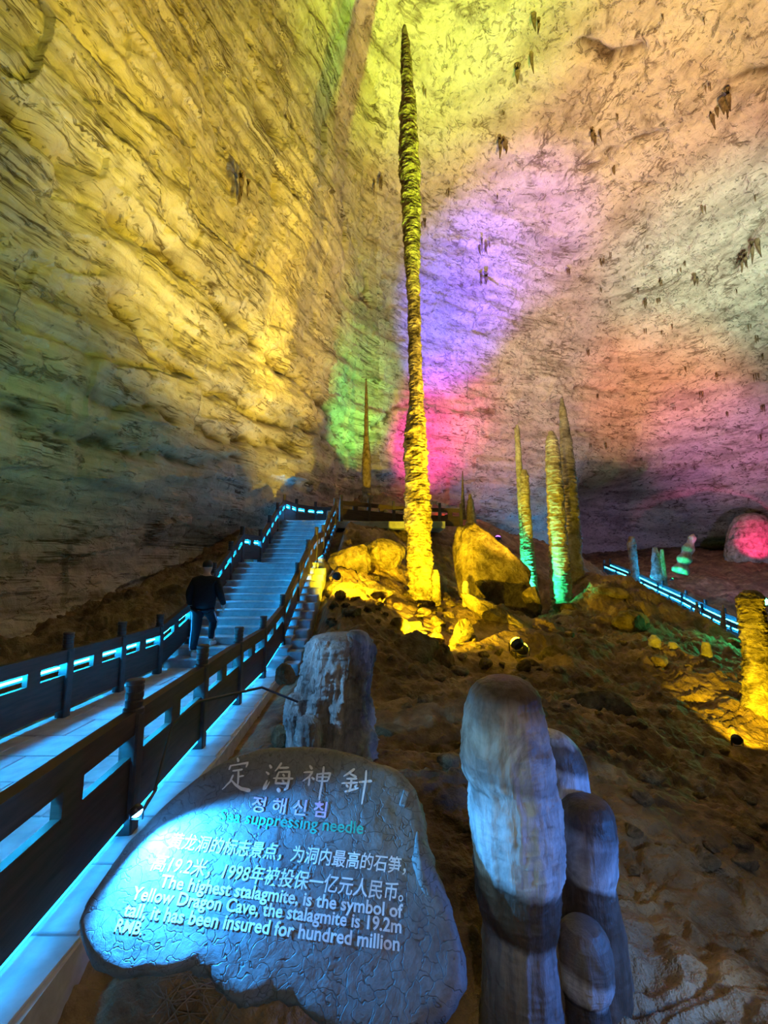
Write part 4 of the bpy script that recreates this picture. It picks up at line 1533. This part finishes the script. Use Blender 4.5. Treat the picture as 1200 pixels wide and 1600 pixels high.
def build_person():
    skin = mat_plain('skin', (0.45, 0.28, 0.2), 0.5, 0.4, 0, 0.08)
    cloth = mat_plain('black_jacket_cloth', (0.012, 0.013, 0.016), 0.8, 0.2, 0, 0.3, 30)
    trous = mat_plain('navy_tracksuit_cloth', (0.006, 0.007, 0.014), 0.75, 0.25, 0, 0.3, 30)
    strip = mat_plain('white_stripe', (0.5, 0.52, 0.6), 0.7, 0.3, 0, 0.05)
    shoe = mat_plain('white_shoe', (0.55, 0.56, 0.58), 0.5, 0.4, 0, 0.1)
    hair = mat_plain('black_hair', (0.012, 0.011, 0.01), 0.6, 0.4, 0, 0.4, 60)
    foot = P(303, 1023, 9.17)
    zt = ZW + 2.05 / 13
    t = thing('person', 'person in a black jacket and striped dark tracksuit trousers climbing the stairs, seen from behind', 'person', (foot.x + 0.10, 9.17, zt))
    t.scale = (1.1, 1.1, 1.07)
    # local: +y forward (up the stairs), z up; left foot planted, right foot on the next step
    J, B = [], []

    def add(x, y, z, r, par=None):
        J.append((x, y, z, r))
        if par is not None:
            B.append((par, len(J) - 1))
        return len(J) - 1
    pel = add(0, 0.10, 0.93, (0.13, 0.095))
    wai = add(0, 0.12, 1.08, (0.135, 0.10), pel)
    che = add(0, 0.15, 1.27, (0.16, 0.11), wai)
    sho = add(0, 0.17, 1.41, (0.12, 0.08), che)
    nck = add(0, 0.19, 1.50, 0.055, sho)
    hd0 = add(0, 0.21, 1.57, (0.068, 0.075), nck)
    hd1 = add(0, 0.22, 1.64, (0.078, 0.095), hd0)
    hd2 = add(0, 0.215, 1.71, (0.066, 0.085), hd1)
    add(0, 0.325, 1.61, 0.014, hd1)
    for s in (-1, 1):
        add(s * 0.082, 0.205, 1.625, 0.014, hd1)
    legs = {}
    for s in (-1, 1):
        f = 0.0 if s < 0 else 0.30
        up = 0.0 if s < 0 else 0.158
        hip = add(s * 0.095, 0.10, 0.88, 0.088, pel)
        kn = add(s * 0.10, (0.08 if s < 0 else 0.36), (0.49 if s < 0 else 0.60), 0.058, hip)
        ank = add(s * 0.10, f - 0.02, 0.09 + up, 0.04, kn)
        ball = add(s * 0.11, f + 0.13, 0.045 + up, 0.036, ank)
        legs[s] = (hip, kn, ank, ball)
        shl = add(s * 0.185, 0.165, 1.395, 0.058, sho)
        sw = 0.02 if s < 0 else 0.10
        elb = add(s * 0.265, 0.09 + sw * 0.3, 1.14, 0.042, shl)
        wri = add(s * 0.285, 0.20 + sw, 0.92, 0.027, elb)
        plm = add(s * 0.283, 0.225 + sw, 0.86, (0.022, 0.034), wri)
        for k, (dy, ln) in enumerate(((-0.026, .058), (-0.009, .07), (0.008, .075), (0.025, .066))):
            a = add(s * 0.283, 0.227 + sw + dy, 0.825, 0.0095, plm)
            b = add(s * 0.276, 0.232 + sw + dy, 0.825 - ln * 0.55, 0.009, a)
            add(s * 0.262, 0.240 + sw + dy, 0.825 - ln, 0.008, b)
        a = add(s * 0.268, 0.262 + sw, 0.85, 0.010, plm)
        add(s * 0.258, 0.275 + sw, 0.815, 0.009, a)
    skin_mesh('body', J, B, skin, t, 2, pel)
    # jacket: loose, hem over the hips
    K, KB = [], []

    def ad2(x, y, z, r, par=None):
        K.append((x, y, z, r))
        if par is not None:
            KB.append((par, len(K) - 1))
        return len(K) - 1
    k0 = ad2(0, 0.10, 0.79, (0.235, 0.175))
    k1 = ad2(0, 0.11, 1.0, (0.225, 0.165), k0)
    k2 = ad2(0, 0.14, 1.22, (0.225, 0.165), k1)
    k3 = ad2(0, 0.165, 1.38, (0.18, 0.125), k2)
    k4 = ad2(0, 0.185, 1.475, (0.085, 0.075), k3)
    for s in (-1, 1):
        sw = 0.02 if s < 0 else 0.10
        a = ad2(s * 0.20, 0.165, 1.37, 0.085, k3)
        b = ad2(s * 0.275, 0.09 + sw * 0.3, 1.14, 0.075, a)
        c = ad2(s * 0.292, 0.18 + sw, 0.955, 0.056, b)
        ad2(s * 0.290, 0.20 + sw, 0.91, 0.052, c)
    skin_mesh('jacket', K, KB, cloth, t, 2, k0)
    # trousers
    K, KB = [], []
    p0 = ad2(0, 0.10, 0.93, (0.165, 0.125))
    for s in (-1, 1):
        hip, kn, ank, ball = legs[s]
        a = ad2(s * 0.10, 0.10, 0.83, 0.108, p0)
        x, y, z, _ = J[kn]
        b = ad2(x, y, z, 0.083, a)
        x2, y2, z2, _ = J[ank]
        c = ad2(x2, (y + y2) / 2 - 0.02, (z + z2) / 2, 0.073, b)
        ad2(x2, y2, z2 + 0.02, 0.062, c)
    skin_mesh('trousers', K, KB, trous, t, 2, p0)
    for s in (-1, 1):
        hip, kn, ank, ball = legs[s]
        hx, hy, hz, _ = J[hip]
        x, y, z, _ = J[kn]
        x2, y2, z2, _ = J[ank]
        ym = (y + y2) / 2 - 0.02
        pts = [(s * 0.205, hy - 0.01, 0.80), (x + s * 0.076, y - 0.02, z), (x2 + s * 0.066, ym - 0.02, (z + z2) / 2), (x2 + s * 0.056, y2 - 0.015, z2 + 0.03)]
        MB().tube(pts, 0.014, 6).build('stripe', strip, t, True)['label'] = 'white stripe down the trouser leg'
        up = 0.0 if s < 0 else 0.158
        f = 0.0 if s < 0 else 0.30
        bm = bmesh.new()
        bmesh.ops.create_icosphere(bm, subdivisions=3, radius=1.0)
        for v in bm.verts:
            c = v.co
            w = 0.046 + 0.008 * max(0, c.y)
            c.x, c.y, c.z = c.x * w, c.y * 0.145, (max(c.z, -0.55) + 0.55) * (0.062 - 0.018 * c.y)
        m = MB()
        m.take(bm)
        so = m.build('shoe', shoe, t, True)
        so.location = (s * 0.105, f + 0.06, up + 0.001)
    # short black hair
    bm = bmesh.new()
    bmesh.ops.create_icosphere(bm, subdivisions=4, radius=1.0)
    for v in bm.verts:
        c = v.co
        n = 1 + 0.03 * math.sin(c.x * 23) * math.sin(c.z * 19 + c.y * 7)
        front = max(0.0, c.y)
        zc = max(c.z, -0.35 + 0.75 * front)
        c.x, c.y, c.z = c.x * 0.092 * n, c.y * 0.108 * n, zc * 0.105 * n
    m = MB()
    m.take(bm)
    h = m.build('hair', hair, t, True)
    h.location = (0, 0.208, 1.665)


build_person()


# ---------------------------------------------------------------- small stalactites and root tufts under the ceiling
rq = random.Random(21)
spots = [(785, 222, 1.0), (820, 92, 1.3), (838, 25, 0.8), (590, 284, 0.7), (365, 288, 0.8), (755, 380, 0.9), (757, 432, 0.8), (1185, 372, 1.2), (1172, 395, 0.9),
         (930, 205, 0.8), (1010, 470, 0.5), (1092, 428, 0.8), (1135, 150, 1.0), (1110, 172, 0.8), (665, 345, 0.5), (700, 300, 0.4)]
for i in range(34):
    spots.append((rq.uniform(880, 1195), rq.uniform(395, 720), rq.uniform(0.15, 0.45)))
for i in range(12):
    spots.append((rq.uniform(620, 1195), rq.uniform(10, 400), rq.uniform(0.15, 0.4)))
for px, py, L in spots:
    w, n = cave_hit(px, py)
    m = MB()
    for k in range(rq.randint(2, 5)):
        ox, oy = rq.uniform(-.3, .3) * L, rq.uniform(-.3, .3) * L
        l = L * rq.uniform(0.5, 1.0)
        r0 = L * rq.uniform(0.06, 0.12)
        bend = rq.uniform(-.1, .1) * L
        m.tube([(ox, oy, 0.16), (ox, oy, -0.2 * l), (ox + bend * .4, oy, -0.6 * l), (ox + bend, oy, -l)], [r0 * 1.3, r0, r0 * 0.6, r0 * 0.15], 6)
    o = m.build('stalactite', M['tuft'], None, True)
    o.location = w - n * 0.12
    tag(o, 'small dark stalactite tuft hanging from the cave ceiling', 'stalactite', 'small dark stalactites under the ceiling')
